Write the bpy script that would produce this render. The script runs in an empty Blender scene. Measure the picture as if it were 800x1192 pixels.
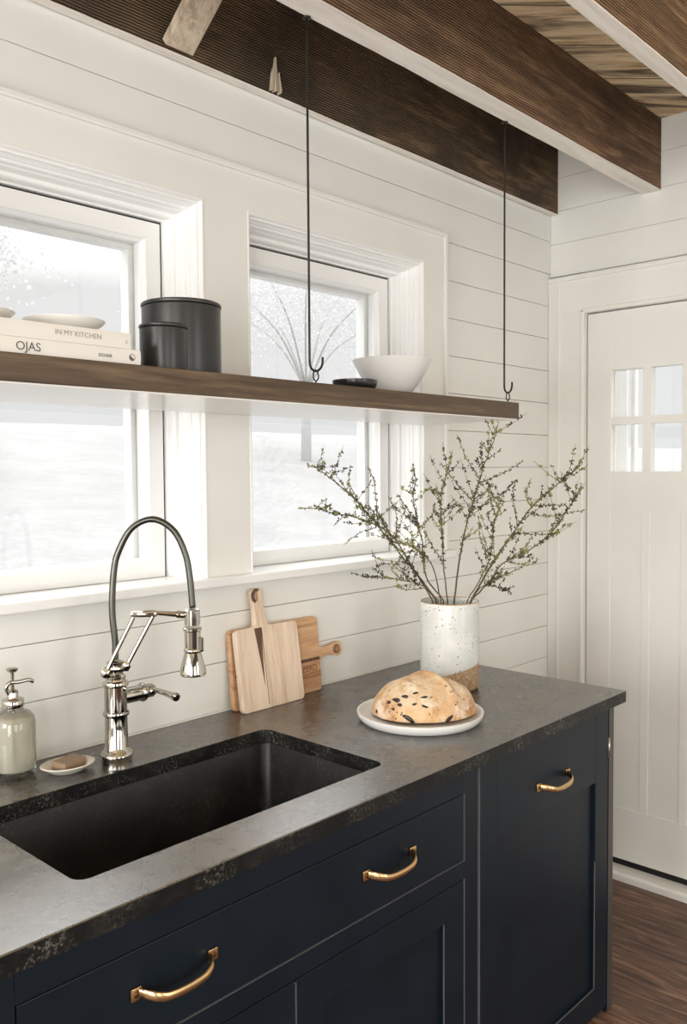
import bpy, bmesh, math, random
from mathutils import Vector, Matrix, noise
R = math.radians
PI = math.pi
S = bpy.context.scene
COL = S.collection
random.seed(7)

# ------------------------------------------------------------------ helpers
def link(o, parent=None):
    COL.objects.link(o)
    if parent is not None:
        o.parent = parent
    return o

def empty(name, loc=(0, 0, 0), rot=(0, 0, 0)):
    o = bpy.data.objects.new(name, None)
    o.empty_display_size = .05
    o.location = loc
    o.rotation_euler = rot
    return link(o)

def tag(o, label=None, cat=None, group=None, kind=None):
    if label: o['label'] = label
    if cat: o['category'] = cat
    if group: o['group'] = group
    if kind: o['kind'] = kind
    return o

class MB:
    """collects shapes into one mesh, with material slots"""
    def __init__(self):
        self.bm = bmesh.new()
        self.mi = 0
    def _mark(self, faces, smooth=False):
        for f in faces:
            f.material_index = self.mi
            f.smooth = smooth
    def mat(self, i):
        self.mi = i
        return self
    def box(self, x0, x1, y0, y1, z0, z1, bevel=0, seg=2, M=None):
        bm = bmesh.new()
        bmesh.ops.create_cube(bm, size=1)
        for v in bm.verts:
            v.co = Vector(((x0+x1)/2 + v.co.x*(x1-x0), (y0+y1)/2 + v.co.y*(y1-y0), (z0+z1)/2 + v.co.z*(z1-z0)))
        if bevel:
            bmesh.ops.bevel(bm, geom=bm.edges[:], offset=bevel, segments=seg, affect='EDGES', profile=.5)
        self.merge(bm, M, smooth=False)
        return self
    def merge(self, bm, M=None, smooth=None):
        if M is not None:
            bmesh.ops.transform(bm, matrix=M, verts=bm.verts[:])
        vm = {}
        for v in bm.verts:
            vm[v] = self.bm.verts.new(v.co)
        for f in bm.faces:
            try:
                nf = self.bm.faces.new([vm[v] for v in f.verts])
            except ValueError:
                continue
            nf.material_index = self.mi
            nf.smooth = f.smooth if smooth is None else smooth
        bm.free()
    def poly(self, pts, smooth=False):
        vs = [self.bm.verts.new(p) for p in pts]
        f = self.bm.faces.new(vs)
        f.material_index = self.mi
        f.smooth = smooth
        return self
    def rings(self, rings, cap0=True, cap1=True, closed=True, smooth=True, loop=False):
        vr = [[self.bm.verts.new(p) for p in r] for r in rings]
        n = len(vr[0])
        rng = range(n) if closed else range(n-1)
        m = len(vr)
        for i in (range(m) if loop else range(m-1)):
            a, b = vr[i], vr[(i+1) % m]
            for j in rng:
                k = (j+1) % n
                try:
                    f = self.bm.faces.new((a[j], a[k], b[k], b[j]))
                    f.material_index = self.mi
                    f.smooth = smooth
                except ValueError:
                    pass
        if not loop:
            for c, r in ((cap0, vr[0]), (cap1, vr[-1])):
                if c and n > 2:
                    try:
                        f = self.bm.faces.new(r)
                        f.material_index = self.mi
                    except ValueError:
                        pass
        return self
    def lathe(self, prof, seg=48, c=(0, 0, 0), M=None, sx=1, sy=1, cap=True):
        rr = []
        for r, z in prof:
            rr.append([Vector((c[0]+max(r, 1e-5)*sx*math.cos(2*PI*k/seg), c[1]+max(r, 1e-5)*sy*math.sin(2*PI*k/seg), c[2]+z)) for k in range(seg)])
        if M is not None:
            rr = [[M @ p for p in r] for r in rr]
        return self.rings(rr, cap, cap)
    def tube(self, pts, rad, seg=10, cap=True):
        pts = [Vector(p) for p in pts]
        if not isinstance(rad, (list, tuple)):
            rad = [rad]*len(pts)
        rr = []
        t0 = (pts[1]-pts[0]).normalized()
        up = Vector((0, 0, 1)) if abs(t0.z) < .9 else Vector((1, 0, 0))
        n = t0.cross(up).normalized()
        for i, p in enumerate(pts):
            a = pts[max(i-1, 0)]; b = pts[min(i+1, len(pts)-1)]
            t = (b-a).normalized()
            n = (n - t*n.dot(t)).normalized()
            bn = t.cross(n)
            rr.append([p + (n*math.cos(2*PI*k/seg) + bn*math.sin(2*PI*k/seg))*rad[i] for k in range(seg)])
        return self.rings(rr, cap, cap)
    def ball(self, c, r, sub=2, scale=(1, 1, 1), M=None):
        bm = bmesh.new()
        bmesh.ops.create_icosphere(bm, subdivisions=sub, radius=1)
        for v in bm.verts:
            v.co = Vector((c[0]+v.co.x*r*scale[0], c[1]+v.co.y*r*scale[1], c[2]+v.co.z*r*scale[2]))
        for f in bm.faces: f.smooth = True
        self.merge(bm, M)
        return self
    def prism(self, outline, y0, y1, bevel=0, seg=3, M=None, smooth=False):
        """outline in x,z extruded from y0 to y1; holes not supported"""
        bm = bmesh.new()
        a = [bm.verts.new((x, y0, z)) for x, z in outline]
        b = [bm.verts.new((x, y1, z)) for x, z in outline]
        bm.faces.new(a); bm.faces.new(list(reversed(b)))
        n = len(a)
        for i in range(n):
            bm.faces.new((a[i], b[i], b[(i+1) % n], a[(i+1) % n]))
        bmesh.ops.recalc_face_normals(bm, faces=bm.faces[:])
        if bevel:
            es = [e for e in bm.edges if abs(e.verts[0].co.y-e.verts[1].co.y) < 1e-6]
            bmesh.ops.bevel(bm, geom=es, offset=bevel, segments=seg, affect='EDGES', profile=.5)
        self.merge(bm, M, smooth=smooth)
        return self
    def build(self, name, mats, parent=None, normals=True, auto=None):
        bm = self.bm
        if normals:
            bmesh.ops.recalc_face_normals(bm, faces=bm.faces[:])
        me = bpy.data.meshes.new(name)
        bm.to_mesh(me); bm.free()
        if not isinstance(mats, (list, tuple)): mats = [mats]
        for m in mats: me.materials.append(m)
        o = bpy.data.objects.new(name, me)
        if auto is not None:
            for e in me.edges: pass
            me.set_sharp_from_angle(angle=R(auto))
        return link(o, parent)

def smooth_path(pts, n=6):
    """Catmull-Rom through pts"""
    P = [Vector(p) for p in pts]
    out = []
    for i in range(len(P)-1):
        p0 = P[i-1] if i else P[0]*2-P[1]
        p1, p2 = P[i], P[i+1]
        p3 = P[i+2] if i+2 < len(P) else P[-1]*2-P[-2]
        for k in range(n):
            t = k/n
            out.append(.5*((2*p1)+(p2-p0)*t+(2*p0-5*p1+4*p2-p3)*t*t+(3*p1-p0-3*p2+p3)*t**3))
    out.append(P[-1])
    return out

# ------------------------------------------------------------------ materials
class NT:
    def __init__(self, name):
        self.m = bpy.data.materials.new(name)
        self.m.use_nodes = True
        self.t = self.m.node_tree
        self.t.nodes.clear()
        self.out = self.n('ShaderNodeOutputMaterial')
    def n(self, typ, **kw):
        nd = self.t.nodes.new(typ)
        for k, v in kw.items():
            if k.startswith('i_'):
                key = k[2:].replace('_', ' ')
                nd.inputs[key].default_value = v
            else:
                setattr(nd, k, v)
        return nd
    def l(self, a, b):
        self.t.links.new(a, b)
    def coord(self, scale=(1, 1, 1), rot=(0, 0, 0), kind='Object'):
        tc = self.n('ShaderNodeTexCoord')
        mp = self.n('ShaderNodeMapping')
        mp.inputs['Scale'].default_value = scale
        mp.inputs['Rotation'].default_value = rot
        self.l(tc.outputs[kind], mp.inputs['Vector'])
        return mp.outputs['Vector']
    def noise(self, vec, scale=5, detail=4, rough=.55, dist=0):
        nd = self.n('ShaderNodeTexNoise')
        nd.inputs['Scale'].default_value = scale
        nd.inputs['Detail'].default_value = detail
        nd.inputs['Roughness'].default_value = rough
        nd.inputs['Distortion'].default_value = dist
        self.l(vec, nd.inputs['Vector'])
        return nd.outputs['Fac']
    def ramp(self, fac, stops, interp='LINEAR'):
        nd = self.n('ShaderNodeValToRGB')
        nd.color_ramp.interpolation = interp
        el = nd.color_ramp.elements
        while len(el) > 1: el.remove(el[-1])
        el[0].position = stops[0][0]; el[0].color = col(stops[0][1])
        for p, c in stops[1:]:
            e = el.new(p); e.color = col(c)
        self.l(fac, nd.inputs['Fac'])
        return nd.outputs['Color']
    def mix(self, fac, a, b, mode='MIX'):
        nd = self.n('ShaderNodeMix', data_type='RGBA', blend_type=mode)
        for k, s in ((0, fac), (6, a), (7, b)):
            if hasattr(s, 'is_output'): self.l(s, nd.inputs[k])
            else: nd.inputs[k].default_value = s if k == 0 else col(s)
        return nd.outputs[2]
    def math(self, op, a, b=None):
        nd = self.n('ShaderNodeMath', operation=op)
        for k, s in ((0, a), (1, b)):
            if s is None: continue
            if hasattr(s, 'is_output'): self.l(s, nd.inputs[k])
            else: nd.inputs[k].default_value = s
        return nd.outputs[0]
    def bump(self, h, strength=.2, dist=.01):
        nd = self.n('ShaderNodeBump')
        nd.inputs['Strength'].default_value = strength
        nd.inputs['Distance'].default_value = dist
        self.l(h, nd.inputs['Height'])
        return nd.outputs['Normal']
    def pbr(self, color=(.8, .8, .8), rough=.5, metal=0, ior=1.5, normal=None, **kw):
        p = self.n('ShaderNodeBsdfPrincipled')
        def s(k, v):
            if hasattr(v, 'is_output'): self.l(v, p.inputs[k])
            elif k == 'Base Color' or (k.endswith('Color')) or k == 'Specular Tint': p.inputs[k].default_value = col(v)
            else: p.inputs[k].default_value = v
        s('Base Color', color); s('Roughness', rough); s('Metallic', metal); s('IOR', ior)
        if normal is not None: self.l(normal, p.inputs['Normal'])
        for k, v in kw.items(): s(k.replace('_', ' '), v)
        self.l(p.outputs[0], self.out.inputs['Surface'])
        return p
def col(c):
    c = tuple(c)
    return c if len(c) == 4 else c + (1,)
def srgb(r, g, b):
    f = lambda v: (v/255/12.92) if v/255 <= .04045 else ((v/255+.055)/1.055)**2.4
    return (f(r), f(g), f(b))

M = {}
def simple(name, c, rough=.5, metal=0, **kw):
    t = NT(name); t.pbr(c, rough, metal, **kw); M[name] = t.m; return t.m

def paint(name, c, rough, var=.03, bump=.05):
    t = NT(name)
    v = t.coord()
    n1 = t.noise(v, 3, 3)
    n2 = t.noise(v, 160, 2)
    a = tuple(x*(1-var) for x in c); b = tuple(min(1, x*(1+var)) for x in c)
    t.pbr(t.ramp(n1, [(.3, a), (.7, b)]), rough, normal=t.bump(n2, bump, .002))
    M[name] = t.m
paint('wall_paint', (.775, .772, .738), .42)
paint('unseen_wall_dark_tone', (.07, .068, .065), .6)  # dark tone made up for the unseen wall, so the metal reflects dark
paint('trim_paint', (.82, .82, .81), .28)
paint('door_paint', (.77, .765, .735), .38)
paint('underside_white', (.82, .80, .77), .22)  # white tone for the shelf's lower face, apart from the brown plank

def wood(name, c0, c1, c2, axis='x', scale=1, rough=.5, bump=.25, knots=None, saw=0, edge=None, patches=0, pr=(.42, .62), contrast=(.35, .5, .65)):
    """long-grained wood along the given local axis"""
    t = NT(name)
    st = {'x': (.9, 11, 11), 'y': (11, .9, 11), 'z': (11, 11, .9)}[axis]
    st = tuple(s*scale for s in st)
    v = t.coord(st)
    n1 = t.noise(v, 2.2, 8, .62, 1.4)
    v2 = t.coord(tuple(s*5 for s in st))
    n2 = t.noise(v2, 3, 4, .6, .4)
    f = t.math('ADD', t.math('MULTIPLY', n1, .75), t.math('MULTIPLY', n2, .25))
    c = t.ramp(f, [(contrast[0], c0), (contrast[1], c1), (contrast[2], c2)])
    h = f
    if patches:
        v3 = t.coord((1.2, 2.2, 2.2))
        n3 = t.noise(v3, 2.6, 5, .6, .6)
        pm = t.ramp(n3, [(pr[0], (0, 0, 0)), (pr[1], (1, 1, 1))])
        c = t.mix(t.math('MULTIPLY', pm, patches), c, tuple(x*.22 for x in c0))
    if saw:
        v4 = t.coord((1, 1, 1))
        w = t.n('ShaderNodeTexWave', bands_direction='Z')
        w.inputs['Scale'].default_value = 46
        w.inputs['Distortion'].default_value = 1.6
        w.inputs['Detail'].default_value = 2
        w.inputs['Detail Scale'].default_value = .5
        t.l(v4, w.inputs['Vector'])
        sm = t.math('MULTIPLY', t.ramp(t.noise(v4, 2.3, 4, .6), [(.35, (.15, .15, .15)), (.65, (1, 1, 1))]), saw*1.5)
        c = t.mix(sm, c, t.ramp(w.outputs['Fac'], [(.1, tuple(x*.4 for x in c0)), (.6, c2)]), 'MIX')
        h = t.math('ADD', f, t.math('MULTIPLY', w.outputs['Fac'], .8))
    t.pbr(c, rough, normal=t.bump(h, bump, .01))
    M[name] = t.m
wood('beam_wood', (.030, .013, .006), (.165, .080, .037), (.44, .27, .145), 'x', .9, .8, .6, saw=.34, patches=.5)
wood('shaded_rim_wood', (.012, .006, .003), (.075, .041, .020), (.34, .22, .115), 'x', .9, .85, .6, saw=.36, patches=.92, pr=(.36, .56))  # darker base and patches: shade from the next beam put into the colour
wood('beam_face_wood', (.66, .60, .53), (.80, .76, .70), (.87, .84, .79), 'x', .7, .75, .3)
wood('brace_wood', (.30, .23, .16), (.50, .41, .31), (.62, .53, .42), 'z', 1, .8, .4)
wood('shelf_wood', (.040, .022, .010), (.085, .052, .026), (.155, .104, .058), 'x', 1.0, .42, .12)
wood('board_pale_wood', (.54, .38, .255), (.74, .585, .45), (.82, .69, .57), 'z', 1.1, .5, .06)
wood('board_warm_wood', (.36, .17, .075), (.58, .34, .18), (.68, .44, .26), 'x', 1.0, .5, .06)
wood('walnut_streak', (.035, .014, .008), (.11, .05, .028), (.2, .1, .06), 'z', 2.2, .5, .06)

def floor_mat():
    t = NT('floor_wood')
    tc = t.n('ShaderNodeTexCoord')
    sep = t.n('ShaderNodeSeparateXYZ'); t.l(tc.outputs['Object'], sep.inputs[0])
    u = t.math('DIVIDE', sep.outputs['X'], .13)
    pid = t.math('FLOOR', u)
    fr = t.math('FRACT', u)
    seam = t.math('LESS_THAN', fr, .018)
    wn = t.n('ShaderNodeTexWhiteNoise', noise_dimensions='1D'); t.l(pid, wn.inputs['W'])
    off = t.math('MULTIPLY', wn.outputs['Value'], 13.0)
    cb = t.n('ShaderNodeCombineXYZ')
    t.l(t.math('MULTIPLY', sep.outputs['X'], 16), cb.inputs[0])
    t.l(t.math('ADD', t.math('MULTIPLY', sep.outputs['Y'], 1.5), off), cb.inputs[1])
    n1 = t.noise(cb.outputs[0], 2.0, 9, .65, 1.8)
    c = t.ramp(n1, [(.34, (.030, .014, .009)), (.5, (.14, .072, .044)), (.66, (.30, .175, .11))])
    c = t.mix(t.math('MULTIPLY', wn.outputs['Value'], .35), c, (.05, .022, .012))
    c = t.mix(seam, c, (.008, .004, .003))
    t.pbr(c, t.math('ADD', t.math('MULTIPLY', n1, .3), .25), normal=t.bump(n1, .35, .01))
    M['floor_wood'] = t.m
floor_mat()

def ceiling_mat():
    t = NT('ceiling_planks')
    tc = t.n('ShaderNodeTexCoord')
    mp = t.n('ShaderNodeMapping'); mp.inputs['Rotation'].default_value = (0, 0, R(46))
    t.l(tc.outputs['Object'], mp.inputs['Vector'])
    sep = t.n('ShaderNodeSeparateXYZ'); t.l(mp.outputs['Vector'], sep.inputs[0])
    u = t.math('DIVIDE', t.math('ADD', sep.outputs['Y'], .06), .21)
    fr = t.math('FRACT', u)
    seam = t.math('LESS_THAN', fr, .022)
    wn = t.n('ShaderNodeTexWhiteNoise', noise_dimensions='1D'); t.l(t.math('FLOOR', u), wn.inputs['W'])
    cb = t.n('ShaderNodeCombineXYZ')
    t.l(t.math('ADD', t.math('MULTIPLY', sep.outputs['X'], 1.4), t.math('MULTIPLY', wn.outputs['Value'], 9)), cb.inputs[0])
    t.l(t.math('MULTIPLY', sep.outputs['Y'], 13), cb.inputs[1])
    n1 = t.noise(cb.outputs[0], 2.0, 8, .65, 1.2)
    c = t.ramp(n1, [(.28, (.26, .14, .065)), (.42, (.74, .55, .33)), (.58, (.92, .77, .53))])
    n2 = t.noise(cb.outputs[0], .9, 5, .6, 1)
    c = t.mix(t.ramp(n2, [(.51, (0, 0, 0)), (.64, (.88, .88, .88))]), c, (.05, .028, .014))
    c = t.mix(seam, c, (.012, .007, .004))
    t.pbr(c, .8, normal=t.bump(n1, .4, .01))
    M['ceiling_planks'] = t.m
ceiling_mat()

def stone(name, rough0, rough1, bump, c0, c1, c2, ior, fleck=0, cloud=0, spec=.5):
    t = NT(name)
    v = t.coord()
    n1 = t.noise(v, 9, 6, .6, .6)
    n2 = t.noise(v, 85, 6, .75)
    f = t.math('ADD', t.math('MULTIPLY', n1, .6), t.math('MULTIPLY', n2, .4))
    c = t.ramp(f, [(.36, c0), (.5, c1), (.66, c2)])
    if fleck:
        fl = t.ramp(t.noise(v, 190, 3, .7), [(.53, (0, 0, 0)), (.63, (1, 1, 1))])
        gate = t.ramp(t.noise(v, 11, 5, .65), [(.46, (0, 0, 0)), (.62, (1, 1, 1))])
        c = t.mix(t.math('MULTIPLY', t.math('MULTIPLY', fl, gate), fleck), c, (.42, .39, .32))
    if cloud:
        n3 = t.noise(v, 4.5, 7, .68, .8)
        n4 = t.noise(v, 26, 6, .7, .4)
        g = t.math('ADD', t.math('MULTIPLY', n3, .55), t.math('MULTIPLY', n4, .45))
        c = t.mix(t.ramp(g, [(.40, (0, 0, 0)), (.56, (cloud, cloud, cloud))]), c, (.125, .105, .078))
        rg = t.math('ADD', t.math('MULTIPLY', g, 1.3), -.15)
        r = t.math('ADD', t.math('MULTIPLY', rg, rough1-rough0), rough0)
    else:
        r = t.math('ADD', t.math('MULTIPLY', f, rough1-rough0), rough0)
    t.pbr(c, r, ior=ior, normal=t.bump(f, bump, .004), Specular_IOR_Level=spec)
    M[name] = t.m
stone('counter_top_stone', .13, .42, .30, (.006, .005, .004), (.012, .0105, .008), (.030, .026, .020), 2.4, cloud=.55)
stone('counter_edge_stone', .25, .6, .9, (.002, .002, .002), (.005, .005, .005), (.022, .021, .019), 1.5, fleck=.32, spec=.22)
stone('sink_composite', .35, .6, .25, (.004, .004, .0045), (.009, .009, .0095), (.022, .022, .022), 1.5, fleck=.10)

def cabinet_mat():
    t = NT('cabinet_navy')
    v = t.coord()
    n = t.noise(v, 6, 5, .6, .4)
    c = t.ramp(n, [(.35, (.0024, .0066, .0125)), (.7, (.0040, .0098, .0175))])
    t.pbr(c, t.math('ADD', t.math('MULTIPLY', n, .2), .33), normal=t.bump(t.noise(v, 90, 3), .06, .003), Specular_IOR_Level=.24)
    M['cabinet_navy'] = t.m
cabinet_mat()
simple('worn_lit_edge', (.10, .105, .11), .5)  # pale edge strips: worn paint and caught light, both put into the colour
simple('sheen_edge', (.050, .047, .041), .45)  # lighter panel edge: a reflective sheen put into its colour
simple('gap_black', (.004, .004, .005), .7)
simple('nickel', (.50, .475, .43), .06, 1)
simple('hose_nickel', (.10, .10, .088), .30, 1)
simple('brass', (.58, .38, .19), .27, 1)
simple('brass_dark', (.16, .08, .03), .45, 1)
simple('iron', (.035, .03, .022), .5, .7)
simple('white_ceramic', (.80, .79, .77), .3)
simple('cream_ceramic', (.74, .70, .62), .32)
simple('bowl_ceramic', (.80, .79, .77), .35)
simple('canister_black', (.018, .018, .017), .33)
simple('dark_dish', (.012, .011, .010), .28)
simple('book_cover', (.74, .72, .68), .55)
simple('book_pages', (.72, .69, .62), .8)
simple('ink_grey', (.30, .29, .28), .6)
simple('ink_dark', (.10, .095, .09), .6)
simple('soap_brown', (.26, .175, .115), .45)
simple('hinge_steel', (.55, .52, .47), .4, 1)
simple('threshold_white', (.80, .79, .76), .35)
simple('engraving', (.18, .075, .03), .7)
simple('hole_burn', (.035, .018, .010), .6)
simple('olive', (.020, .012, .012), .4)

def speckle():
    t = NT('speckled_glaze')
    v = t.coord()
    vo = t.n('ShaderNodeTexVoronoi'); vo.inputs['Scale'].default_value = 105; t.l(v, vo.inputs['Vector'])
    s = t.ramp(vo.outputs['Distance'], [(.13, (1, 1, 1)), (.24, (0, 0, 0))])
    g = t.ramp(t.noise(v, 30, 2), [(.46, (0, 0, 0)), (.54, (1, 1, 1))])
    n = t.noise(v, 7, 4)
    c = t.ramp(n, [(.38, (.62, .65, .63)), (.62, (.80, .79, .77))])
    c = t.mix(t.math('MULTIPLY', s, g), c, (.06, .045, .03))
    t.pbr(c, .22, normal=t.bump(n, .1, .004))
    M['speckled_glaze'] = t.m
    t = NT('raw_clay')
    v = t.coord()
    n = t.noise(v, 150, 4, .7)
    c = t.ramp(n, [(.34, (.20, .115, .058)), (.5, (.43, .29, .17)), (.66, (.55, .40, .26))])
    t.pbr(c, .85, normal=t.bump(n, .4, .003))
    M['raw_clay'] = t.m
speckle()

def bread():
    t = NT('bread_crust')
    v = t.coord()
    n1 = t.noise(v, 9, 5, .6, .5)
    n2 = t.noise(v, 60, 4, .65)
    c = t.ramp(n1, [(.40, (.68, .50, .32)), (.51, (.60, .37, .18)), (.61, (.40, .17, .055))])
    fl = t.ramp(t.noise(v, 16, 6, .7), [(.46, (0, 0, 0)), (.60, (.85, .85, .85))])
    c = t.mix(fl, c, (.78, .67, .53))
    vo = t.n('ShaderNodeTexVoronoi'); vo.inputs['Scale'].default_value = 62; t.l(v, vo.inputs['Vector'])
    sp = t.ramp(vo.outputs['Distance'], [(.08, (1, 1, 1)), (.2, (0, 0, 0))])
    g = t.ramp(t.noise(v, 22, 2), [(.50, (0, 0, 0)), (.56, (1, 1, 1))])
    c = t.mix(t.math('MULTIPLY', sp, g), c, (.07, .03, .015))
    t.pbr(c, .72, normal=t.bump(t.math('ADD', n1, t.math('MULTIPLY', n2, .4)), .8, .012))
    M['bread_crust'] = t.m
bread()
def twigs():
    t = NT('twig_bark')
    n = t.noise(t.coord(), 25, 3)
    t.pbr(t.ramp(n, [(.35, (.045, .03, .018)), (.65, (.13, .10, .05))]), .7)
    M['twig_bark'] = t.m
    t = NT('green_bud')
    n = t.noise(t.coord(), 14, 3)
    t.pbr(t.ramp(n, [(.38, (.026, .022, .010)), (.5, (.115, .115, .030)), (.62, (.33, .32, .095))]), .5)
    M['green_bud'] = t.m
twigs()
def glass():
    t = NT('window_glass')
    tr = t.n('ShaderNodeBsdfTransparent'); tr.inputs[0].default_value = (.97, .975, .975, 1)
    gl = t.n('ShaderNodeBsdfGlossy'); gl.inputs['Roughness'].default_value = .02
    mx = t.n('ShaderNodeMixShader'); mx.inputs[0].default_value = .05
    t.l(tr.outputs[0], mx.inputs[1]); t.l(gl.outputs[0], mx.inputs[2]); t.l(mx.outputs[0], t.out.inputs[0])
    M['window_glass'] = t.m
    t = NT('bottle_glass')
    tr = t.n('ShaderNodeBsdfTransparent'); tr.inputs[0].default_value = (.96, .965, .95, 1)
    gl = t.n('ShaderNodeBsdfGlossy'); gl.inputs['Roughness'].default_value = .02
    lw = t.n('ShaderNodeLayerWeight'); lw.inputs['Blend'].default_value = .25
    mx = t.n('ShaderNodeMixShader')
    t.l(t.math('MINIMUM', t.math('ADD', lw.outputs['Fresnel'], .02), .8), mx.inputs[0])
    t.l(tr.outputs[0], mx.inputs[1]); t.l(gl.outputs[0], mx.inputs[2]); t.l(mx.outputs[0], t.out.inputs[0])
    M['bottle_glass'] = t.m
    t = NT('soap_liquid')
    t.pbr((.82, .785, .68), .25, ior=1.33, Transmission_Weight=.6)
    M['soap_liquid'] = t.m
glass()
def outdoors():
    t = NT('lawn')
    v = t.coord()
    n = t.math('ADD', t.math('MULTIPLY', t.noise(v, 1.3, 6, .65), .45), t.math('MULTIPLY', t.noise(v, 11, 6, .75), .55))
    t.pbr(t.ramp(n, [(.38, (.180, .180, .178)), (.5, (.212, .212, .21)), (.60, (.24, .24, .238))]), .9)
    M['lawn'] = t.m
    t = NT('blossom')
    n = t.noise(t.coord(), 1.1, 4)
    c = t.ramp(n, [(.36, (.50, .505, .51)), (.62, (.60, .60, .60))])
    d1 = t.n('ShaderNodeBsdfDiffuse'); d2 = t.n('ShaderNodeBsdfTranslucent'); mx = t.n('ShaderNodeMixShader'); mx.inputs[0].default_value = .5
    t.l(c, d1.inputs[0]); t.l(c, d2.inputs[0]); t.l(d1.outputs[0], mx.inputs[1]); t.l(d2.outputs[0], mx.inputs[2]); t.l(mx.outputs[0], t.out.inputs[0])
    M['blossom'] = t.m
    simple('pale_bark', (.37, .368, .365), .9)
outdoors()

# ------------------------------------------------------------------ camera
cam = bpy.data.cameras.new('camera')
co = link(bpy.data.objects.new('camera', cam))
yaw, pitch, roll = R(46.8918), R(-2.65671), R(-.39882)
f = Vector((math.sin(yaw)*math.cos(pitch), math.cos(yaw)*math.cos(pitch), math.sin(pitch)))
r = Vector((math.cos(yaw), -math.sin(yaw), 0)); u = r.cross(f)
r2 = r*math.cos(roll)+u*math.sin(roll); u2 = u*math.cos(roll)-r*math.sin(roll)
mw = Matrix((r2, u2, -f)).transposed().to_4x4()
mw.translation = (-2.217666, -1.690409, 1.511755)
co.matrix_world = mw
cam.sensor_fit = 'VERTICAL'; cam.sensor_height = 36; cam.sensor_width = 36*800/1192
cam.lens = 1008.145*36/1192
cam.clip_start = .02; cam.clip_end = 300
S.camera = co

XR = .745            # face of the wall with the door
CEIL = 2.715
XL, YF = -4.3, -4.4  # far sides of the room, behind the camera
G0, GS = 2.3730, .12133   # shiplap joints

# ------------------------------------------------------------------ room shell
m = MB(); m.box(XL-.1, XR+.1, YF-.1, .15, -.12, .03); tag(m.build('floor', M['floor_wood']), kind='structure')
m = MB(); m.box(XL-.1, XR+.12, YF-.1, .15, CEIL, CEIL+.12); tag(m.build('ceiling', M['ceiling_planks']), kind='structure')

W1 = (-1.632, -.915); W2 = (-.777, -.060); WT, WB = 2.163, 1.257
BX0, BX1, BT = -1.75, .057, 2.271
def planks_xz(mb, x0, x1, z0, z1):
    mb.box(x0, x1, 0, .014, z0+.0008, z1-.0008, bevel=.0008, seg=1)
m = MB()
k = -3
while True:
    zt = G0 - k*GS; zb = zt - GS
    if zt < .01: break
    zb = max(zb, 0); zt = min(zt, CEIL)
    if zb >= 2.25 or zt <= WB-.02:
        planks_xz(m, XL, XR, zb, zt)
    else:
        lo, hi = zb, zt
        if zb < 1.236: planks_xz(m, BX0+.01, BX1-.01, zb, 1.236)
        planks_xz(m, XL, BX0+.01, lo, hi); planks_xz(m, BX1-.01, XR, lo, hi)
    k += 1
y0, y1 = .014, .15
m.box(XL-.1, W1[0], y0, y1, 0, CEIL); m.box(W1[1], W2[0], y0, y1, WB-.03, WT); m.box(W2[1], XR+.1, y0, y1, 0, CEIL)
m.box(W1[0], W2[1], y0, y1, 0, WB-.03); m.box(W1[0], W2[1], y0, y1, WT, CEIL)
tag(m.build('wall_back', M['wall_paint']), kind='structure')

# flat board round both windows, with a bead along its outer edge
m = MB()
F = -.020
m.box(BX0, W1[0], F, .012, WB, BT); m.box(W1[1], W2[0], F, .012, WB, BT); m.box(W2[1], BX1, F, .012, WB, BT)
m.box(W1[0], W1[1], F, .012, WT, BT); m.box(W2[0], W2[1], F, .012, WT, BT)
m.box(BX0, BX1, F-.009, F+.001, BT-.017, BT, bevel=.004); m.box(BX1-.017, BX1, F-.009, F+.001, WB, BT-.012, bevel=.004)
m.box(BX0, BX0+.017, F-.009, F+.001, WB, BT-.012, bevel=.004)
tag(m.build('trim_1', M['wall_paint']), kind='structure')
m = MB(); m.box(BX0-.02, BX1+.02, -.046, .14, 1.2335, WB, bevel=.004)
tag(m.build('trim_2', M['trim_paint']), kind='structure')

def u_sweep(mb, x0, x1, zb, zt, prof, closed=True):
    rr = []
    for st in range(4):
        ring = []
        for i, y in prof:
            ring.append({0: (x0+i, y, zb), 1: (x0+i, y, zt-i), 2: (x1-i, y, zt-i), 3: (x1-i, y, zb)}[st])
        rr.append([Vector(p) for p in ring])
    mb.rings(rr, True, True, closed=closed, smooth=False)

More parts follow.
